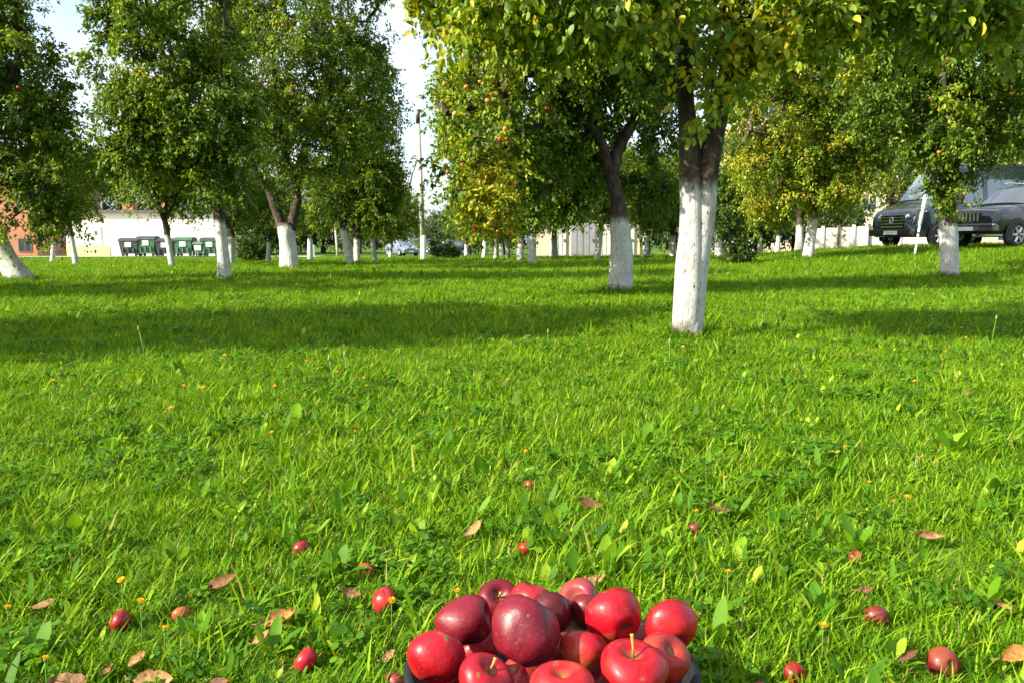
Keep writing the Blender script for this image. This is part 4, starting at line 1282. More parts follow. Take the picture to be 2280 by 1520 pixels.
# --- shrubs
def shrub(name, label, base, bl, stems, n_cl, nleaf, leaf, rc, tint, seed, pale=False):
    return make_tree(name, label, base, stems[0], stems[1:], bl, n_cl, nleaf, leaf=leaf, rc=rc, wash=(0.6 if pale else -1.0), seed=seed, tint=tint, sides=6, cat='shrub', group=None, droop=.2)
b = foot(995, 581, 41)
shrub('low_bush', 'low dark bush standing between the pole and the yellow foliage', b, [B(1000, 560, 41, 30, 22, .6), B(975, 545, 41, 14, 28, .4, .6)],
      [[tuple(b - np.array([0, 0, .1])) + (.05,), tuple(b + np.array([0, 0, .3])) + (.04,)], [tuple(b) + (.04,), tuple(b + np.array([-.4, 0, .9])) + (.02,)], [tuple(b) + (.04,), tuple(b + np.array([.4, 0, .6])) + (.02,)]],
      40, 2600, .11, .28, (.16, .14), 301)
b = foot(560, 580, 34)
shrub('dark_bush', 'dark green bush between the two slender trunks before the forked tree', b, [B(560, 552, 34, 42, 28, .8)],
      [[tuple(b - np.array([0, 0, .1])) + (.05,), tuple(b + np.array([0, 0, .3])) + (.04,)], [tuple(b) + (.04,), tuple(b + np.array([-.4, 0, .7])) + (.02,)], [tuple(b) + (.04,), tuple(b + np.array([.4, 0, .6])) + (.02,)]],
      60, 5000, .10, .3, (.2, .16), 302)
b = foot(1630, 600, 21)
st = [[tuple(b - np.array([0, 0, .1])) + (.05,), tuple(b + np.array([0, 0, .25])) + (.04,)]]
for dx, dy, h in ((-.45, .1, 1.3), (-.2, -.1, 1.5), (.15, 0, 1.2), (.4, .1, 1.0)):
    st.append([tuple(b) + (.035,), tuple(b + np.array([dx * .6, dy, h * .5])) + (.028,), tuple(b + np.array([dx, dy, h])) + (.015,)])
shrub('many_stemmed_shrub', 'dark many stemmed shrub with a brown base near the main trunk', b, [B(1640, 560, 21, 30, 32, .35), B(1622, 505, 21, 26, 36, .3, .6), B(1660, 582, 21, 20, 12, .3)], st, 50, 3400, .085, .22, (.22, .18), 303)

# ------------------------------------------------------------------ things lying in the grass: where they are
FALLEN = [  # u, v, diameter px, colour, label
    (853, 1320, 62, (0.50, 0.035, 0.030), 'pink red fallen apple with a yellow flower in front of it'),
    (681, 1445, 58, (0.55, 0.012, 0.030), 'bright red fallen apple below the curled tan leaf'),
    (672, 1206, 44, (0.40, 0.020, 0.035), 'fallen apple half sunk in dark grass above the brown leaf'),
    (813, 1252, 42, (0.50, 0.030, 0.022), 'small fallen apple just above the pink red one'),
    (268, 1360, 52, (0.42, 0.025, 0.015), 'fallen apple hidden behind a broad green blade'),
    (402, 1345, 40, (0.55, 0.10, 0.025), 'orange fallen apple showing as a small patch in the grass'),
    (1172, 1204, 44, (0.55, 0.016, 0.012), 'bright red fallen apple beside the upright tan leaf'),
    (1178, 1066, 24, (0.50, 0.045, 0.03), 'tiny far fallen apple in the sunny middle of the lawn'),
    (1952, 1352, 56, (0.22, 0.030, 0.022), 'dull brownish red fallen apple under a green leaf'),
    (1772, 1476, 56, (0.50, 0.010, 0.012), 'red fallen apple behind a broad blade right of the bowl'),
    (2103, 1452, 76, (0.16, 0.006, 0.016), 'dark maroon fallen apple near the corner beside dry leaves'),
    (1905, 1220, 34, (0.25, 0.05, 0.02), 'small rotting brown apple behind a round leaf'),
    (880, 1496, 60, (0.32, 0.02, 0.035), 'dull red apple on the grass touching the bowl'),
    (1690, 1524, 66, (0.50, 0.010, 0.016), 'red fallen apple cut by the lower picture edge'),
    (1546, 1160, 30, (0.28, 0.03, 0.025), 'small bruised apple under a yellow flower in the middle distance')]
DRY = [  # u, v, length px, heading deg, curl, tint, label
    (628, 1372, 110, 35, 0.9, .75, 'long curled tan leaf standing above the bright red apple'),
    (585, 1412, 60, 70, 0.6, .60, 'small folded tan leaf at the stalk of the long curled one'),
    (310, 1462, 80, 60, 0.8, .80, 'pale tan leaf standing upright near the lower edge'),
    (345, 1505, 110, 10, 0.5, .72, 'large flat tan leaf at the lower edge'),
    (500, 1292, 85, 35, 0.7, .35, 'brown cupped leaf in dark grass'),
    (1058, 1172, 62, 80, 0.6, .62, 'upright tan leaf in the middle of the lawn'),
    (1312, 1292, 90, 150, 0.4, .50, 'flat brown leaf just behind the bowl of apples'),
    (2068, 1188, 62, 0, 0.9, .52, 'rolled brown leaf lying in the grass on the right'),
    (2022, 1452, 60, 50, 0.8, .15, 'dark brown cupped leaf beside the maroon apple'),
    (2262, 1450, 90, 25, 0.6, .95, 'rusty orange leaf at the picture corner'),
    (1312, 1116, 60, -20, 0.6, .25, 'thin dark leaf shred in the sunny grass'),
    (150, 1512, 100, 10, 0.4, .45, 'grey brown leaf in the lower corner'),
    (245, 1482, 50, 80, 0.7, .4, 'small brown leaf standing near the large tan one'),
    (868, 1452, 45, 70, 0.6, .55, 'small mottled leaf left of the bowl'),
    (782, 1314, 50, -15, 0.5, .45, 'small brown leaf beside the pink red apple'),
    (2228, 1342, 50, -30, 0.8, .7, 'curled tan leaf beside bright grass on the right'),
    (1928, 1308, 40, 20, 0.6, .35, 'crumpled brown leaf above the dull apple'),
    (490, 1512, 60, 15, 0.7, .2, 'dark shrivelled leaf at the lower edge'),
    (1600, 1130, 60, -15, 0.6, .3, 'brown leaf shred near the middle of the right lawn'),
    (2150, 872, 30, 0, 0.5, .55, 'tan leaf far off in the grass on the right'),
    (100, 1340, 60, 30, 0.6, .4, 'brown leaf between broad green leaves at the edge')]
ITEMS = []
for f_ in FALLEN:
    g_ = G(f_[0], f_[1], 0.035)
    ITEMS.append((g_[0], g_[1], f_[2] * g_[1] / F_PX * 0.55))
for f_ in DRY:
    g_ = G(f_[0], f_[1], 0.035)
    ITEMS.append((g_[0], g_[1], f_[2] * g_[1] / F_PX * 0.40))
BOWL_C, BOWL_R, RIM_Z = G(1228, 1482, 0.13), 0.199, 0.13

# ------------------------------------------------------------------ grass
def blade(rg, x, y, az, h, w, lean, curl, segs=3):
    dx, dy = math.cos(az), math.sin(az)
    sx, sy = -dy, dx
    tw = rg.uniform(-0.8, 0.8)
    V, Fs = [], []
    for i in range(segs + 1):
        t = i / segs
        out = lean * h * t + curl * h * t * t
        z = h * (t - 0.32 * curl * t * t)
        ww = w * 0.5 * (1 - t ** 2.2) * (0.75 + 0.5 * min(1, t * 3))
        cx, cy = x + dx * out, y + dy * out
        ex, ey = sx * math.cos(tw * t) + dx * math.sin(tw * t), sy * math.cos(tw * t) + dy * math.sin(tw * t)
        if i < segs:
            V += [(cx - ex * ww, cy - ey * ww, z), (cx + ex * ww, cy + ey * ww, z)]
        else:
            V.append((cx, cy, z))
    for i in range(segs - 1):
        a = 2 * i
        Fs += [(a, a + 1, a + 3), (a, a + 3, a + 2)]
    a = 2 * (segs - 1)
    Fs.append((a, a + 1, a + 2))
    return V, Fs
def broad(rg, x, y, az, L, w, rise, curl, segs=5, stalk=0.3, wave=0.12):
    """Spoon-shaped leaf of plantain or dandelion."""
    dx, dy = math.cos(az), math.sin(az)
    sx, sy = -dy, dx
    V, Fs = [], []
    for i in range(segs + 1):
        t = i / segs
        r = L * t
        out = r * math.cos(rise) + 0
        z = r * math.sin(rise) - curl * L * t ** 2.2
        prof = 0.12 if t < stalk * 0.6 else math.sin(math.pi * min(1, (t - stalk * 0.6) / (1 - stalk * 0.6)) ** 0.8) ** 0.8
        ww = w * 0.5 * max(prof, 0.08 if i < segs else 0.02)
        wz = wave * ww * rg.uniform(-1, 1)
        cx, cy = x + dx * out, y + dy * out
        V += [(cx - sx * ww, cy - sy * ww, z + ww * 0.35 + wz), (cx, cy, z), (cx + sx * ww, cy + sy * ww, z + ww * 0.35 - wz)]
    for i in range(segs):
        a = 3 * i
        Fs += [(a, a + 1, a + 4), (a, a + 4, a + 3), (a + 1, a + 2, a + 5), (a + 1, a + 5, a + 4)]
    return V, Fs
def round_leaf(rg, c, n, r, k=7):
    n = unit(np.asarray(n, float))
    a = unit(np.cross(n, [0.3, 0.9, 0.1]))
    b = np.cross(n, a)
    V = [tuple(np.asarray(c) - n * r * 0.12)]
    for i in range(k):
        t = 2 * math.pi * i / k
        V.append(tuple(np.asarray(c) + a * r * math.cos(t) + b * r * math.sin(t)))
    return V, [(0, i + 1, (i + 1) % k + 1) for i in range(k)]

PROTO = bpy.data.collections.new('grass_sources')
def tuft(name, parts, mat):
    V, Fs, T_ = [], [], []
    for (v, f, t) in parts:
        n = len(V)
        V += v
        Fs += [tuple(i + n for i in q) for q in f]
        T_ += [t] * len(f)
    me = tri_mesh(name, np.array(V), np.array(Fs), np.clip(T_, 0, 1))
    me.materials.append(mat)
    o = bpy.data.objects.new(name, me)
    PROTO.objects.link(o)
rg = np.random.default_rng(77)
NF = 8
for k in range(NF):                                   # 0-7 fine lawn grass
    parts = []
    for j in range(26):
        a, r_ = rg.uniform(0, 6.28), 0.055 * rg.uniform(0, 1) ** 0.5
        h = rg.uniform(0.018, 0.058)
        v, f = blade(rg, r_ * math.cos(a), r_ * math.sin(a), rg.uniform(0, 6.28), h, rg.uniform(0.0022, 0.0046), rg.uniform(0.05, 0.7), rg.uniform(0.0, 0.8))
        t = np.clip(rg.normal(0.47, 0.24), 0, .86)
        if rg.uniform() < 0.07: t = rg.uniform(0.9, 1.0)
        parts.append((v, f, t))
    tuft('tuft_a%02d' % k, parts, GRASS)
for k in range(4):                                    # 8-11 longer, broader blades
    parts = []
    for j in range(12):
        a, r_ = rg.uniform(0, 6.28), 0.045 * rg.uniform(0, 1) ** 0.5
        v, f = blade(rg, r_ * math.cos(a), r_ * math.sin(a), rg.uniform(0, 6.28), rg.uniform(0.04, 0.095), rg.uniform(0.0035, 0.0075), rg.uniform(0.1, 0.7), rg.uniform(0.1, 0.9), 4)
        parts.append((v, f, rg.normal(0.5, 0.15)))
    tuft('tuft_b%02d' % k, parts, GRASS)
for k in range(4):                                    # 12-15 clover
    parts = []
    for j in range(11):
        a, r_ = rg.uniform(0, 6.28), 0.06 * rg.uniform(0, 1) ** 0.5
        x, y, h = r_ * math.cos(a), r_ * math.sin(a), rg.uniform(0.018, 0.05)
        v, f = blade(rg, x, y, 0, h, 0.002, 0, 0, 2)
        t = rg.normal(0.40, 0.16)
        parts.append((v, f, t))
        rot = rg.uniform(0, 6.28)
        rr = rg.uniform(0.0055, 0.0095)
        for q in range(3):
            aa = rot + q * 2.094
            n_ = (0.35 * math.cos(aa) + rg.normal(0, .15), 0.35 * math.sin(aa) + rg.normal(0, .15), 1)
            v, f = round_leaf(rg, (x + rr * 0.95 * math.cos(aa), y + rr * 0.95 * math.sin(aa), h + rg.uniform(-.002, .003)), n_, rr)
            parts.append((v, f, t + rg.normal(0, .08)))
    tuft('tuft_c%02d' % k, parts, WEED)
for k in range(4):                                    # 16-19 small broad leaved rosettes
    parts = []
    a0 = rg.uniform(0, 6.28)
    for j in range(5):
        v, f = broad(rg, 0, 0, a0 + j * 1.256 + rg.uniform(-.4, .4), rg.uniform(0.04, 0.09), rg.uniform(0.010, 0.022), rg.uniform(0.65, 1.35), rg.uniform(0.05, 0.3))
        parts.append((v, f, rg.normal(0.58, 0.22)))
    tuft('tuft_d%02d' % k, parts, WEED)

def scatter(name, pts, rot, scl, idx, label):
    me = bpy.data.meshes.new(name)
    me.vertices.add(len(pts))
    me.vertices.foreach_set('co', np.asarray(pts, np.float32).ravel())
    for nm, tp, key, dat in (('rot', 'FLOAT_VECTOR', 'vector', rot), ('scl', 'FLOAT', 'value', scl), ('pick', 'INT', 'value', idx)):
        a = me.attributes.new(nm, tp, 'POINT')
        a.data.foreach_set(key, np.ascontiguousarray(dat, np.int32 if tp == 'INT' else np.float32).ravel())
    me.update()
    o = bpy.data.objects.new(name, me)
    COL.objects.link(o)
    ng = bpy.data.node_groups.new(name + '_scatter', 'GeometryNodeTree')
    ng.interface.new_socket('Geometry', in_out='INPUT', socket_type='NodeSocketGeometry')
    ng.interface.new_socket('Geometry', in_out='OUTPUT', socket_type='NodeSocketGeometry')
    gi, go = ng.nodes.new('NodeGroupInput'), ng.nodes.new('NodeGroupOutput')
    ci = ng.nodes.new('GeometryNodeCollectionInfo')
    ci.inputs['Collection'].default_value = PROTO
    ci.inputs['Separate Children'].default_value = True
    ci.inputs['Reset Children'].default_value = True
    ip = ng.nodes.new('GeometryNodeInstanceOnPoints')
    ip.inputs['Pick Instance'].default_value = True
    def attr(nm, tp):
        n = ng.nodes.new('GeometryNodeInputNamedAttribute')
        n.data_type = tp
        n.inputs['Name'].default_value = nm
        return n.outputs['Attribute']
    ng.links.new(gi.outputs[0], ip.inputs['Points'])
    ng.links.new(ci.outputs[0], ip.inputs['Instance'])
    ng.links.new(attr('pick', 'INT'), ip.inputs['Instance Index'])
    ng.links.new(attr('rot', 'FLOAT_VECTOR'), ip.inputs['Rotation'])
    ng.links.new(attr('scl', 'FLOAT'), ip.inputs['Scale'])
    ng.links.new(ip.outputs[0], go.inputs[0])
    md = o.modifiers.new('scatter', 'NODES')
    md.node_group = ng
    return tag(o, label, 'grass', kind='stuff')

def vnoise(x, y, s, seed):
    return (np.sin(x / s * 1.7 + seed) * np.sin(y / s * 1.3 + seed * 1.7) + 0.6 * np.sin(x / s * 3.1 + y / s * 2.3 + seed * .7) + 0.4 * np.sin(y / s * 5.1 - x / s * 3.7 + seed)) / 2
PT, RO, SC, IX = [], [], [], []
for (y0, y1, dens, s0, margin) in ((0.25, 2.4, 1650, 0.86, 0.5), (2.4, 6.0, 760, 0.97, 0.8), (6.0, 14.0, 250, 1.28, 1.5), (14.0, 26.0, 70, 1.9, 3.0), (26.0, 48.0, 24, 2.4, 5.0)):
    hw = lambda y: 0.62 * y + margin
    area = (hw(y0) + hw(y1)) * (y1 - y0)
    n = int(dens * area)
    y = np.sqrt(rng.uniform(0, 1, n) * (y1 ** 2 - y0 ** 2) + y0 ** 2) if y0 > 1 else rng.uniform(y0, y1, n)
    x = rng.uniform(-1, 1, n) * hw(y)
    n = len(x)
    u = rng.uniform(0, 1, n)
    cl = vnoise(x, y, 0.55, 3.0)
    lg = vnoise(x, y, 0.8, 9.0)
    pc = np.clip(0.06 + 0.16 * cl, 0.0, 0.35)
    pd_ = np.clip(0.065 + 0.075 * vnoise(x, y, 1.3, 5.0), 0.01, 0.2) * (1.0 if y0 < 2 else 0.7 if y0 < 5 else 0.3)
    pb = np.clip(0.10 + 0.12 * lg, 0.01, 0.3)
    if y0 >= 14:
        pc, pd_ = pc * 0.3, pd_ * 0.3
    kind = np.where(u < pc, 2, np.where(u < pc + pd_, 3, np.where(u < pc + pd_ + pb, 1, 0)))
    r4 = rng.integers(0, 4, n)
    idx = np.select([kind == 0, kind == 1, kind == 2, kind == 3], [rng.integers(0, NF, n), 8 + r4, 12 + r4, 16 + r4])
    s = s0 * rng.uniform(0.7, 1.3, n) * (1 + 0.18 * vnoise(x, y, 0.35, 1.0))
    keep = np.ones(n, bool)
    bare = vnoise(x, y, 0.42, 14.0) + 0.5 * vnoise(x, y, 0.17, 4.0)
    keep &= ~((bare > 0.80) & (rng.uniform(0, 1, n) < 0.55))
    s = np.where(bare > 0.65, s * 0.75, s)
    db = np.hypot(x - BOWL_C[0], y - BOWL_C[1])
    keep &= db > 0.175
    s = np.where(db < 0.26, s * 0.85, s)
    for (ix, iy, ir) in ITEMS:
        d = np.hypot(x - ix, y - iy)
        keep &= d > ir * 0.65
        front = (np.abs(x - ix) < ir + 0.025) & (y < iy) & (iy - y < ir + 0.16)
        s = np.where(front, s * np.clip(0.5 + (iy - y) * 2.6, .5, 1), s)
    x, y, s, idx, n = x[keep], y[keep], s[keep], idx[keep], int(keep.sum())
    PT.append(np.column_stack([x, y, terrain(x, y) - 0.002]))
    RO.append(np.column_stack([rng.normal(0, .12, n), rng.normal(0, .12, n), rng.uniform(0, 6.28, n)]))
    SC.append(s)
    IX.append(idx)
for key, rr in (('main', .14), ('second', .2), ('fork', .26), ('brown', .14), ('leaning', .22), ('a30', .19), ('a28', .17), ('a11', .16), ('a22', .16), ('a27', .15)):
    f0 = foot(*FEET[key])
    n = 90
    a_, r_ = rng.uniform(0, 6.28, n), rr + np.abs(rng.normal(0, .09, n)) - .02       # longer grass the mower leaves round a trunk
    x, y = f0[0] + r_ * np.cos(a_), f0[1] + r_ * np.sin(a_)
    PT.append(np.column_stack([x, y, terrain(x, y) - 0.002]))
    RO.append(np.column_stack([rng.normal(0, .15, n), rng.normal(0, .15, n), rng.uniform(0, 6.28, n)]))
    SC.append(rng.uniform(.9, 2.0, n) * (1.0 if key == 'main' else 1.25))
    IX.append(rng.integers(0, 12, n))
PT, RO, SC, IX = np.concatenate(PT), np.concatenate(RO), np.concatenate(SC), np.concatenate(IX)
g_ = (IX < 12)
scatter('grass', PT[g_], RO[g_], SC[g_], IX[g_], 'mown green grass covering the orchard lawn')
scatter('ground_cover', PT[~g_], RO[~g_], SC[~g_], IX[~g_], 'clover and small broad leaved weeds among the grass')

# ------------------------------------------------------------------ broad-leaved plants, flowers, stalks that can be told apart
STEM = simple('green_stem', (0.10, 0.20, 0.03), 0.6, var=0.2, scale=20)
def leaf_obj(root, rg, az, L, w, rise, curl, tint):
    v, f = broad(rg, 0, 0, az, L, w, rise, curl, 8)
    me = tri_mesh('leaf', np.array(v), np.array(f), np.full(len(f), tint), True)
    o = link('leaf', me, WEED, root)
PLANTS = [(1630, 1262, 5, 110, 'plantain with tall spoon leaves behind the bowl on the right'), (1905, 1235, 6, 105, 'plantain with a bright upright spoon leaf above the small rotting apple'),
          (1815, 1385, 6, 130, 'large plantain with wide leaves right of the bowl'), (1230, 1190, 4, 105, 'plantain with one tall pale leaf behind the bowl'),
          (2120, 1020, 4, 120, 'weed with a long slanting leaf far right in the sun'), (445, 1440, 6, 110, 'broad leaved weed left of the tan leaves'),
          (1590, 1450, 5, 130, 'broad leaved weed touching the rim of the bowl'), (605, 1462, 5, 105, 'broad leaved weed left of the bright red apple'),
          (1345, 1282, 5, 110, 'dock leaves just behind the apples'), (395, 1262, 5, 90, 'pale round leaved weed in the darker grass'), (755, 1290, 4, 100, 'weed with arching leaf by the small fallen apple'),
          (165, 1210, 5, 95, 'weed with oval leaves near the left edge'), (250, 1010, 4, 80, 'weed with pale sunlit leaf in the left lawn'), (655, 960, 4, 85, 'weed with long slanting leaf in the bright grass'),
          (1550, 890, 4, 60, 'light green weed in the bright strip behind the shadow'), (1855, 1075, 4, 95, 'weed with narrow upright leaf beside a yellow flower'), (2215, 1110, 4, 100, 'weed with a yellow green upright leaf at the right edge'),
          (2190, 1370, 5, 115, 'bright weed beside the curled tan leaf'), (930, 1210, 4, 80, 'small weed in the middle of the lawn'), (80, 1480, 6, 120, 'broad leaved weed in the lower left corner'),
          (1480, 1235, 4, 90, 'weed with oval leaves behind the rightmost apples'), (1990, 1490, 5, 120, 'leafy weed by the dark cupped leaf'), (520, 1165, 4, 80, 'leafy weed above the brown cupped leaf'), (1440, 1010, 4, 80, 'weed with a round leaf in the sunny lawn')]
prg = np.random.default_rng(5)
for (u, v, n, px, lb) in PLANTS:
    q = G(u, v, 0.0)
    r_ = empty('plantain', (q[0], q[1], tz(q[0], q[1])))
    tag(r_, lb, 'plant', 'broad leaved weeds in the lawn')
    L0 = px * q[1] / F_PX
    a0 = prg.uniform(0, 6.28)
    for j in range(n):
        leaf_obj(r_, prg, a0 + j * 6.283 / n + prg.uniform(-.4, .4), L0 * prg.uniform(.65, 1.1), L0 * prg.uniform(.22, .36), prg.uniform(.65, 1.35), prg.uniform(.05, .3), prg.uniform(.35, .85))

FLOWERS = [(409, 858), (452, 866), (612, 862), (683, 808), (500, 795), (815, 850), (790, 970), (782, 988), (750, 826), (810, 834), (1390, 706), (1410, 762), (1312, 776), (1235, 772),
           (1520, 764), (1170, 996), (1550, 1134), (1865, 1004), (1880, 1003), (2018, 1115), (1990, 1112), (1935, 1066), (1620, 1300), (1832, 1408), (1018, 1311), (872, 1345), (2035, 852), (2100, 677),
           (2078, 710), (2105, 775), (2140, 722), (273, 1320), (367, 1408), (103, 1493), (315, 1365), (120, 852), (605, 962), (380, 908), (2042, 1030), (2085, 1022), (1615, 1072), (17, 1350), (1700, 905), (1130, 840), (2150, 745)]
LAND = [('the bowl of apples', 1228, 1450), ('the nearest white trunk', 1532, 740), ('the large plantain', 1815, 1385), ('the maroon fallen apple', 2103, 1452), ('the pink red fallen apple', 853, 1320),
        ('the large tan leaf', 345, 1505), ('the stout white trunk', 1380, 658), ('the trunk before the cars', 2113, 630), ('the brown cupped leaf', 500, 1292), ('the upright tan leaf', 1058, 1172),
        ('the slanting weed leaf', 2120, 1020), ('the tiny far fallen apple', 1178, 1062)]
def flower_meshes():
    st = bpy.data.meshes.new('stem')
    mb = MB().tube([(0, 0, 0), (0.004, 0.002, 0.4), (-0.003, 0.004, 0.8), (0, 0, 1.0)], [0.02, 0.017, 0.015, 0.015], 5)
    st = mb.mesh('stem', True)
    st.materials.append(STEM)
    V, Fs, T_ = [], [], []
    rg = np.random.default_rng(3)
    for ring, (n, r, z, up) in enumerate(((12, 1.0, 0.35, 0.25), (9, .75, .5, .5), (6, .45, .6, .8))):
        for i in range(n):
            a = 6.283 * i / n + ring * .3
            c, s_ = math.cos(a), math.sin(a)
            k = len(V)
            w = .26
            V += [(c * .12, s_ * .12, .1), (c * r * .7 - s_ * w, s_ * r * .7 + c * w, z * .8 + up * .2), (c * r, s_ * r, z + up * .3), (c * r * .7 + s_ * w, s_ * r * .7 - c * w, z * .8 + up * .2)]
            Fs += [(k, k + 1, k + 2), (k, k + 2, k + 3)]
            t = rg.uniform(.2, 1)
            T_ += [t, t]
    hd = tri_mesh('flower_head', np.array(V), np.array(Fs), T_)
    hd.materials.append(PETAL)
    cx = MB().lathe([(.02, -.5), (.28, -.4), (.36, 0), (.3, .3), (.02, .3)], 8).mesh('sepals', True)
    cx.materials.append(STEM)
    return st, hd, cx
ST, HD, CX = flower_meshes()
FLOWERS.sort(key=lambda f: min(math.hypot(l[1] - f[0], l[2] - f[1]) for l in LAND))
seen_l = {}
for (u, v) in FLOWERS:
    q = G(u, v + 14, 0.05) if v > 700 else G(u, v + 8, 0.05)
    z = tz(q[0], q[1])
    d_ = min(LAND, key=lambda l: math.hypot(l[1] - u, l[2] - v))
    du, dv = u - d_[1], v - d_[2]
    rel = ('right of' if du > 0 else 'left of') if abs(du) > abs(dv) else ('in front of' if dv > 0 else 'behind')
    lb = 'small yellow flower %s %s' % (rel, d_[0])
    seen_l[lb] = seen_l.get(lb, 0) + 1
    if seen_l[lb] > 1:
        lb = {2: 'second nearest yellow flower %s %s', 3: 'third nearest yellow flower %s %s', 4: 'fourth nearest yellow flower %s %s', 5: 'fifth nearest yellow flower %s %s', 6: 'sixth nearest yellow flower %s %s', 7: 'seventh nearest yellow flower %s %s', 8: 'eighth nearest yellow flower %s %s'}.get(seen_l[lb], 'another yellow flower %s %s') % (rel, d_[0])
    r_ = empty('yellow_flower', (q[0], q[1], z))
    tag(r_, lb, 'flower', 'yellow flowers in the lawn')
    far = min(1.9, max(1.0, q[1] / 2.6))
    h = prg.uniform(.055, .085) * (1 + .12 * (far - 1))
    hs = prg.uniform(.0065, .009) * far
    s_ = bpy.data.objects.new('stem', ST); COL.objects.link(s_); s_.parent = r_; s_.scale = (.07 * far, .07 * far, h)
    e_ = bpy.data.objects.new('sepals', CX); COL.objects.link(e_); e_.parent = r_; e_.location = (0, 0, h); e_.scale = (hs, hs, hs)
    f_ = bpy.data.objects.new('flower_head', HD); COL.objects.link(f_); f_.parent = r_; f_.location = (0, 0, h + hs * .15); f_.scale = (hs, hs, hs)
    f_.rotation_euler = (prg.uniform(-.1, .5), prg.uniform(-.3, .3), prg.uniform(0, 6))

STALKS = [(325, 815, .20, 'tall bent grass stalk rising out of the shadow band', -.15), (1490, 830, .16, 'tall grass stalk in front of the nearest trunk', 0.0), (775, 850, .13, 'pair tall thin stalk left of the middle', -.1),
          (740, 855, .12, 'thin grass stalk beside a yellow flower in the shade edge', -.1), (1700, 745, .15, 'thin stalk with pale seed head right of the nearest trunk', .05), (2205, 790, .22, 'tall thin stalk near the right edge', .1),
          (1220, 780, .11, 'thin stalk with pale round seed head in the shade', 0.0)]
for (u, v, h, lb, ln) in STALKS:
    q = G(u, v, 0)
    r_ = empty('grass_stalk', (q[0], q[1], tz(q[0], q[1])))
    tag(r_, lb, 'grass stalk', 'tall grass stalks above the lawn')
    MB().tube([(0, 0, 0), (ln * h * .3, 0, h * .5), (ln * h, 0, h)], [.003, .0025, .002], 5).build('stem', STEM, r_, True)
    MB().tube([(ln * h, 0, h), (ln * h * 1.05, 0, h + .012), (ln * h * 1.12, 0, h + .03)], [.003, .007, .002], 6).build('seed_head', simple('seed_head_straw', (.20, .26, .08), .8), r_, True)
    v_, f_ = blade(prg, 0, 0, prg.uniform(0, 6), h * .6, .006, .3, .5, 4)
    link('leaf', tri_mesh('leaf', np.array(v_), np.array(f_), np.full(len(f_), .6)), GRASS, r_)

# ------------------------------------------------------------------ dry leaves
for i, (u, v, px, hd_, curl, tn, lb) in enumerate(DRY):
    q = G(u, v, 0.035)
    L = px * q[1] / F_PX * 0.95
    w = L * prg.uniform(.42, .58)
    jag = 1 + prg.normal(0, .10, (9, 2))
    curl = curl * 1.35 + .15
    V, Fs = [], []
    nu, nv = 8, 4
    for a in range(nu + 1):
        t = a / nu
        prof = math.sin(math.pi * t ** 0.85) ** 0.75 if 0 < t < 1 else 0.03
        for b_ in range(nv + 1):
            s_ = (b_ / nv - .5) * 2
            ang = s_ * curl * 1.1
            wy = w * .5 * prof * jag[a, 0 if s_ < 0 else 1]
            V.append(((t - .5) * L, math.sin(ang) / max(curl * 1.1, .1) * wy, (1 - math.cos(ang)) * wy * .9 + curl * .5 * L * (t - .5) ** 2 + prg.normal(0, .0012)))
    for a in range(nu):
        for b_ in range(nv):
            k = a * (nv + 1) + b_
            Fs += [(k, k + 1, k + nv + 2), (k, k + nv + 2, k + nv + 1)]
    me = tri_mesh('blade', np.array(V), np.array(Fs), np.clip(tn * 1.0 + prg.normal(0, .07, len(Fs)), 0, 1), True)
    r_ = empty('dry_leaf', (q[0], q[1], 0.030))
    tag(r_, lb, 'leaf', 'dry leaves lying in the grass')
    bl_ = link('blade', me, DEADM, r_)
    stl = MB().tube([(-L * .5, 0, curl * .125 * L), (-L * .62, .003, curl * .1 * L + .004), (-L * .72, .008, curl * .08 * L)], [.0016, .0013, .001], 5).build('stalk', simple('leaf_stalk', (.2, .11, .05), .8), r_, True)
    tilt = R(hd_)
    r_.rotation_euler = (R(prg.uniform(25, 60)), -math.sin(tilt) * .75, R(prg.uniform(-15, 15)))
    zmin = min((r_.rotation_euler.to_matrix() @ Vector(p))[2] for p in V)
    r_.location[2] = max(.030, .012 - zmin)

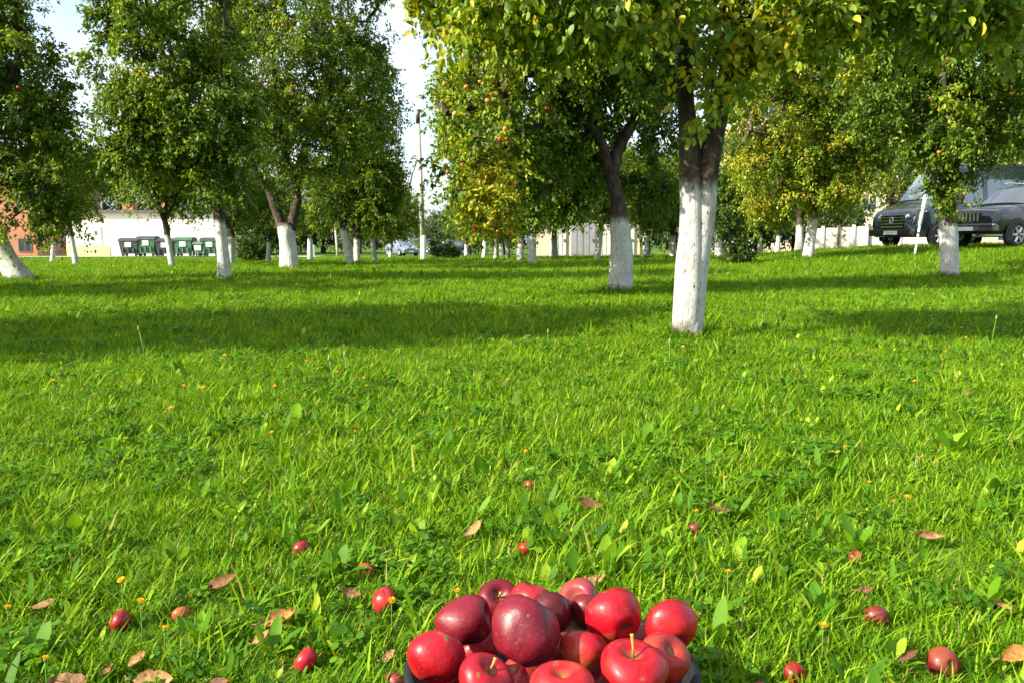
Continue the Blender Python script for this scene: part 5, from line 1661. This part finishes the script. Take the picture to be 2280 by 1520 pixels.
# ------------------------------------------------------------------ apples
def apple_mat():
    m, nt, out = new_mat('apple_skin')
    oi = N(nt, 'ShaderNodeObjectInfo')
    tc = N(nt, 'ShaderNodeTexCoord')
    bl = N(nt, 'ShaderNodeAttribute', attribute_name='blush', attribute_type='OBJECT')
    th = N(nt, 'ShaderNodeAttribute', attribute_name='pole')
    ln = N(nt, 'ShaderNodeAttribute', attribute_name='around')
    base = oi.outputs['Color']
    rnd = N(nt, 'ShaderNodeVectorMath', operation='ADD')
    cmb = N(nt, 'ShaderNodeCombineXYZ')
    for k in range(3):
        nt.links.new(mathn(nt, 'MULTIPLY', oi.outputs['Random'], 17.0 + 9 * k), cmb.inputs[k])
    nt.links.new(tc.outputs['Object'], rnd.inputs[0])
    nt.links.new(cmb.outputs[0], rnd.inputs[1])
    co = rnd.outputs[0]
    n1 = noise(nt, 22, 4, co)
    dark = mixc(nt, 1.0, base, (0.45, 0.32, 0.42), 'MULTIPLY')
    c = mixc(nt, mathn(nt, 'MULTIPLY', ramp(nt, [(.42, (0, 0, 0)), (.66, (1, 1, 1))], n1.outputs[0]).outputs[0], .8), base, dark)
    # fine streaks from stalk to flower end
    sv = N(nt, 'ShaderNodeCombineXYZ')
    nt.links.new(mathn(nt, 'MULTIPLY', ln.outputs['Fac'], 60.0), sv.inputs[0])
    nt.links.new(mathn(nt, 'MULTIPLY', th.outputs['Fac'], 5.0), sv.inputs[1])
    nt.links.new(mathn(nt, 'MULTIPLY', oi.outputs['Random'], 50.0), sv.inputs[2])
    st_ = noise(nt, 1.0, 3, sv.outputs[0])
    c = mixc(nt, mathn(nt, 'MULTIPLY', ramp(nt, [(.45, (0, 0, 0)), (.7, (1, 1, 1))], st_.outputs[0]).outputs[0], .6), c, dark)
    # pale side that ripened in the shade
    n2 = noise(nt, 11, 2, co)
    f = mathn(nt, 'MULTIPLY', ramp(nt, [(.50, (0, 0, 0)), (.64, (1, 1, 1))], n2.outputs[0]).outputs[0], bl.outputs['Fac'])
    c = mixc(nt, f, c, (0.46, 0.13, 0.045))
    # tan stalk hollow
    f2 = mathn(nt, 'MULTIPLY', mathn(nt, 'SUBTRACT', 0.085, th.outputs['Fac']), 14.0, True)
    c = mixc(nt, f2, c, (0.20, 0.10, 0.03))
    # pores and scabs
    vo = N(nt, 'ShaderNodeTexVoronoi')
    vo.inputs['Scale'].default_value = 210
    nt.links.new(co, vo.inputs['Vector'])
    f3 = mathn(nt, 'MULTIPLY', ramp(nt, [(.05, (1, 1, 1)), (.13, (0, 0, 0))], vo.outputs['Distance']).outputs[0], .55)
    c = mixc(nt, f3, c, (0.55, 0.25, 0.16))
    n5 = noise(nt, 48, 3, co)
    f5 = ramp(nt, [(.665, (0, 0, 0)), (.71, (1, 1, 1))], n5.outputs[0])
    c = mixc(nt, f5.outputs[0], c, (0.16, 0.085, 0.035))
    b = N(nt, 'ShaderNodeBsdfPrincipled')
    nt.links.new(c, b.inputs['Base Color'])
    n6 = noise(nt, 30, 3, co)
    rr = ramp(nt, [(.3, (.30, .30, .30)), (.7, (.55, .55, .55))], n6.outputs[0])
    b.inputs['Coat Weight'].default_value = .14
    b.inputs['Coat Roughness'].default_value = .13
    nt.links.new(rr.outputs[0], b.inputs['Roughness'])
    b.inputs['Specular IOR Level'].default_value = 0.32
    b.inputs['Subsurface Weight'].default_value = 0.0
    bp = N(nt, 'ShaderNodeBump')
    bp.inputs['Strength'].default_value = .35
    bp.inputs['Distance'].default_value = .004
    n7 = noise(nt, 55, 4, co)
    nt.links.new(n7.outputs[0], bp.inputs['Height'])
    nt.links.new(bp.outputs[0], b.inputs['Normal'])
    nt.links.new(b.outputs[0], out.inputs[0])
    return m
SKIN = apple_mat()
STALKM = simple('apple_stalk', (.42, .26, .06), .7, var=.3, scale=60)
CALYX = simple('apple_calyx', (.10, .065, .03), .9, var=.4, scale=90)
def make_apple(label, pos, r, axis, color, blush=0.3, elong=1.0, wide=1.0, seed=0, stalk=True, group=None, lump=.03, nu=40, nv=26):
    rg = np.random.default_rng(seed + 900)
    ph = rg.uniform(0, 6.28, 6)
    V, A_, B_ = [], [], []
    for i in range(nv + 1):
        th = math.pi * i / nv
        for k in range(nu):
            a = 2 * math.pi * k / nu
            s_ = math.sin(th)
            rad = s_ * (1 + .10 * math.cos(th)) * (1 + .035 * math.cos(5 * a + ph[0]) * ((1 - math.cos(th)) / 2) ** 2)
            rad *= 1 + lump * (math.sin(a + ph[1]) * math.sin(th) + .7 * math.sin(2 * a + ph[2] + th * 2) + .5 * math.sin(3 * a + ph[3] - 3 * th) * s_)
            z = .90 * math.cos(th) - .46 * math.exp(-(th / .34) ** 2) + .30 * math.exp(-((math.pi - th) / .30) ** 2)
            z += lump * .8 * math.sin(a + ph[4]) * s_
            V.append((rad * r * math.cos(a) * wide, rad * r * math.sin(a), z * r * elong))
            A_.append(th / math.pi)
            B_.append(.5 + .5 * math.cos(a))
    Fs = [(i * nu + k, (i + 1) * nu + k, (i + 1) * nu + (k + 1) % nu, i * nu + (k + 1) % nu) for i in range(nv) for k in range(nu)]
    me = tri_mesh('skin', np.array(V), np.array(Fs), None, True)
    for nm, dat in (('pole', A_), ('around', B_)):
        at = me.attributes.new(nm, 'FLOAT', 'POINT')
        at.data.foreach_set('value', np.array(dat, np.float32))
    root = empty('apple', pos)
    tag(root, label, 'apple', group)
    o = link('skin', me, SKIN, root)
    o.color = (*color, 1)
    o['blush'] = float(blush)
    if stalk:
        h0 = .42 * r * elong
        l = r * rg.uniform(.58, .70)
        bx, by = rg.uniform(-.12, .12, 2) * r
        MB().tube([(0, 0, h0), (bx * .3, by * .3, h0 + l * .5), (bx, by, h0 + l), (bx * 1.2, by * 1.2, h0 + l * 1.06)], [.0016, .0015, .0022, .0028], 7).build('stalk', STALKM, root, True)
    mb = MB()
    zc = -.58 * r * elong
    for k in range(5):
        a = k * 1.2566
        c, s_ = math.cos(a), math.sin(a)
        mb.tube([(c * r * .05, s_ * r * .05, zc), (c * r * .10, s_ * r * .10, zc - r * .10), (c * r * .05, s_ * r * .05, zc - r * .17)], [r * .035, r * .03, r * .008], 4)
    mb.build('calyx', CALYX, root, True)
    q = Vector((0, 0, 1)).rotation_difference(Vector(axis).normalized())
    root.rotation_mode = 'QUATERNION'
    root.rotation_quaternion = q @ Matrix.Rotation(rg.uniform(0, 6.28), 4, 'Z').to_quaternion() if wide == 1.0 else q
    return root

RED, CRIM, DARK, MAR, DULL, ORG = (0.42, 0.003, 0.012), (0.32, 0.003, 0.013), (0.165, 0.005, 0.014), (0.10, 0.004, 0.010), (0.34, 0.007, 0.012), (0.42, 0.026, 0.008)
BG = 'apples heaped in the grey bowl'
HEAP = [  # u, v, diameter px, Y, axis of the stalk, colour, blush, elong, label
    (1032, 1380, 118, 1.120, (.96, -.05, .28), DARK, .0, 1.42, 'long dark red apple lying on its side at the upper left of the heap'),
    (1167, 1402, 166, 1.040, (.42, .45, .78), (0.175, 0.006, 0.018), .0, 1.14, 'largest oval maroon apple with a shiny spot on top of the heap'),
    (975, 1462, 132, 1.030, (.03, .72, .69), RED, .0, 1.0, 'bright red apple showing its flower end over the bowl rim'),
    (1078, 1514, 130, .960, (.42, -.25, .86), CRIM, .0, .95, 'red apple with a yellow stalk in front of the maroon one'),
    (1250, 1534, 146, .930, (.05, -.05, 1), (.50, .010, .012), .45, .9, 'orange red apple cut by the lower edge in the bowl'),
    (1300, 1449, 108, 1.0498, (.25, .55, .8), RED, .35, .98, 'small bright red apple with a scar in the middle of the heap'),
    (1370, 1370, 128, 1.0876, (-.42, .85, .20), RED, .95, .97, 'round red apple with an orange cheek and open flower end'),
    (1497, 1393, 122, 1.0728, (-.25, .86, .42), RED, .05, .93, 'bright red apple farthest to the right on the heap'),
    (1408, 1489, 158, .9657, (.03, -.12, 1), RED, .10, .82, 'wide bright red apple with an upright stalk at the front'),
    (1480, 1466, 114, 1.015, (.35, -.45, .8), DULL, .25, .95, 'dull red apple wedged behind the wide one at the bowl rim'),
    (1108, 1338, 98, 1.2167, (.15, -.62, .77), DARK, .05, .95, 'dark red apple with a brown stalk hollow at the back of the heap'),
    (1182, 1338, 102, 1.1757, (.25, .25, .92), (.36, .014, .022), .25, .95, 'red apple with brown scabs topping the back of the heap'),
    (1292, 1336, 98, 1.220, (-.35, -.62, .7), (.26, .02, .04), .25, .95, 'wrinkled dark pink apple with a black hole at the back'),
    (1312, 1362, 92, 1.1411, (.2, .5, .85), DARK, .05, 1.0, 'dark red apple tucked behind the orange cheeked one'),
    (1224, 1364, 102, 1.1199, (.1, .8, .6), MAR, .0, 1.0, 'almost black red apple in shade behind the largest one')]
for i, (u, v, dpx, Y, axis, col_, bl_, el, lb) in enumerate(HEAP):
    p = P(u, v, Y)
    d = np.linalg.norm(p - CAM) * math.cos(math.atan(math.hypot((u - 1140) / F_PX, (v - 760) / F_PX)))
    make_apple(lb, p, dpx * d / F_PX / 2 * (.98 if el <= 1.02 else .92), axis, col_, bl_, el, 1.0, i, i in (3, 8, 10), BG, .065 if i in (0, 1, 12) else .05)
k = 0
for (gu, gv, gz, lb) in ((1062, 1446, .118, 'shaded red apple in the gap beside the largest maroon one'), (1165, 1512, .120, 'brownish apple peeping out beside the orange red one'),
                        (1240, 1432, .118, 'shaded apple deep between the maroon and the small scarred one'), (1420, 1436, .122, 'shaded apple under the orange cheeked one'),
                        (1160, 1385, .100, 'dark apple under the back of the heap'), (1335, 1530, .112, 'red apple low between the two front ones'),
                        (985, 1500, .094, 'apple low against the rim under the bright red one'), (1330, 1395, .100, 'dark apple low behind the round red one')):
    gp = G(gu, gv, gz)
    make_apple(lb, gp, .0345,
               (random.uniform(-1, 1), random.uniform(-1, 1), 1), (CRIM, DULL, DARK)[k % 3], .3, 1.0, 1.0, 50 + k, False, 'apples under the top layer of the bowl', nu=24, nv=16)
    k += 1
for i, (u, v, dpx, col_, lb) in enumerate(FALLEN):
    q = G(u, v, .035)
    r_ = dpx * q[1] / F_PX / 2 * 1.02
    make_apple(lb, (q[0], q[1], r_ * .78 if i in (0, 1, 6) else max(r_ * .48, .016)), r_, (random.uniform(-1, 1), random.uniform(-.2, 1), random.uniform(-.5, .8)), tuple(c * (.95 if i in (0, 1, 6) else .75) for c in col_), .45, .95, 1.0, 80 + i, False, 'fallen apples in the grass', nu=28, nv=18)

# ------------------------------------------------------------------ bowl
PLAST = simple('grey_bowl_plastic', (.012, .014, .016), .62, var=.12, scale=30, bump=.05, spec=.22)
bw = empty('plastic_bowl', (BOWL_C[0], BOWL_C[1], 0.004))
tag(bw, 'round dark grey plastic bowl heaped with red apples', 'bowl')
Rr = BOWL_R
MB().lathe([(.002, 0.0), (.115, 0.0), (.125, .006), (Rr - .022, .115), (Rr - .012, .122), (Rr - .016, .120), (Rr - .028, .112), (.118, .056), (.002, .054)], 72).build('shell', PLAST, bw, True)
MB().lathe([(Rr - .014, .1195), (Rr - .004, .1215), (Rr, .126), (Rr - .003, .131), (Rr - .010, .1315), (Rr - .016, .127)], 72, closed=True).build('rim', PLAST, bw, True)
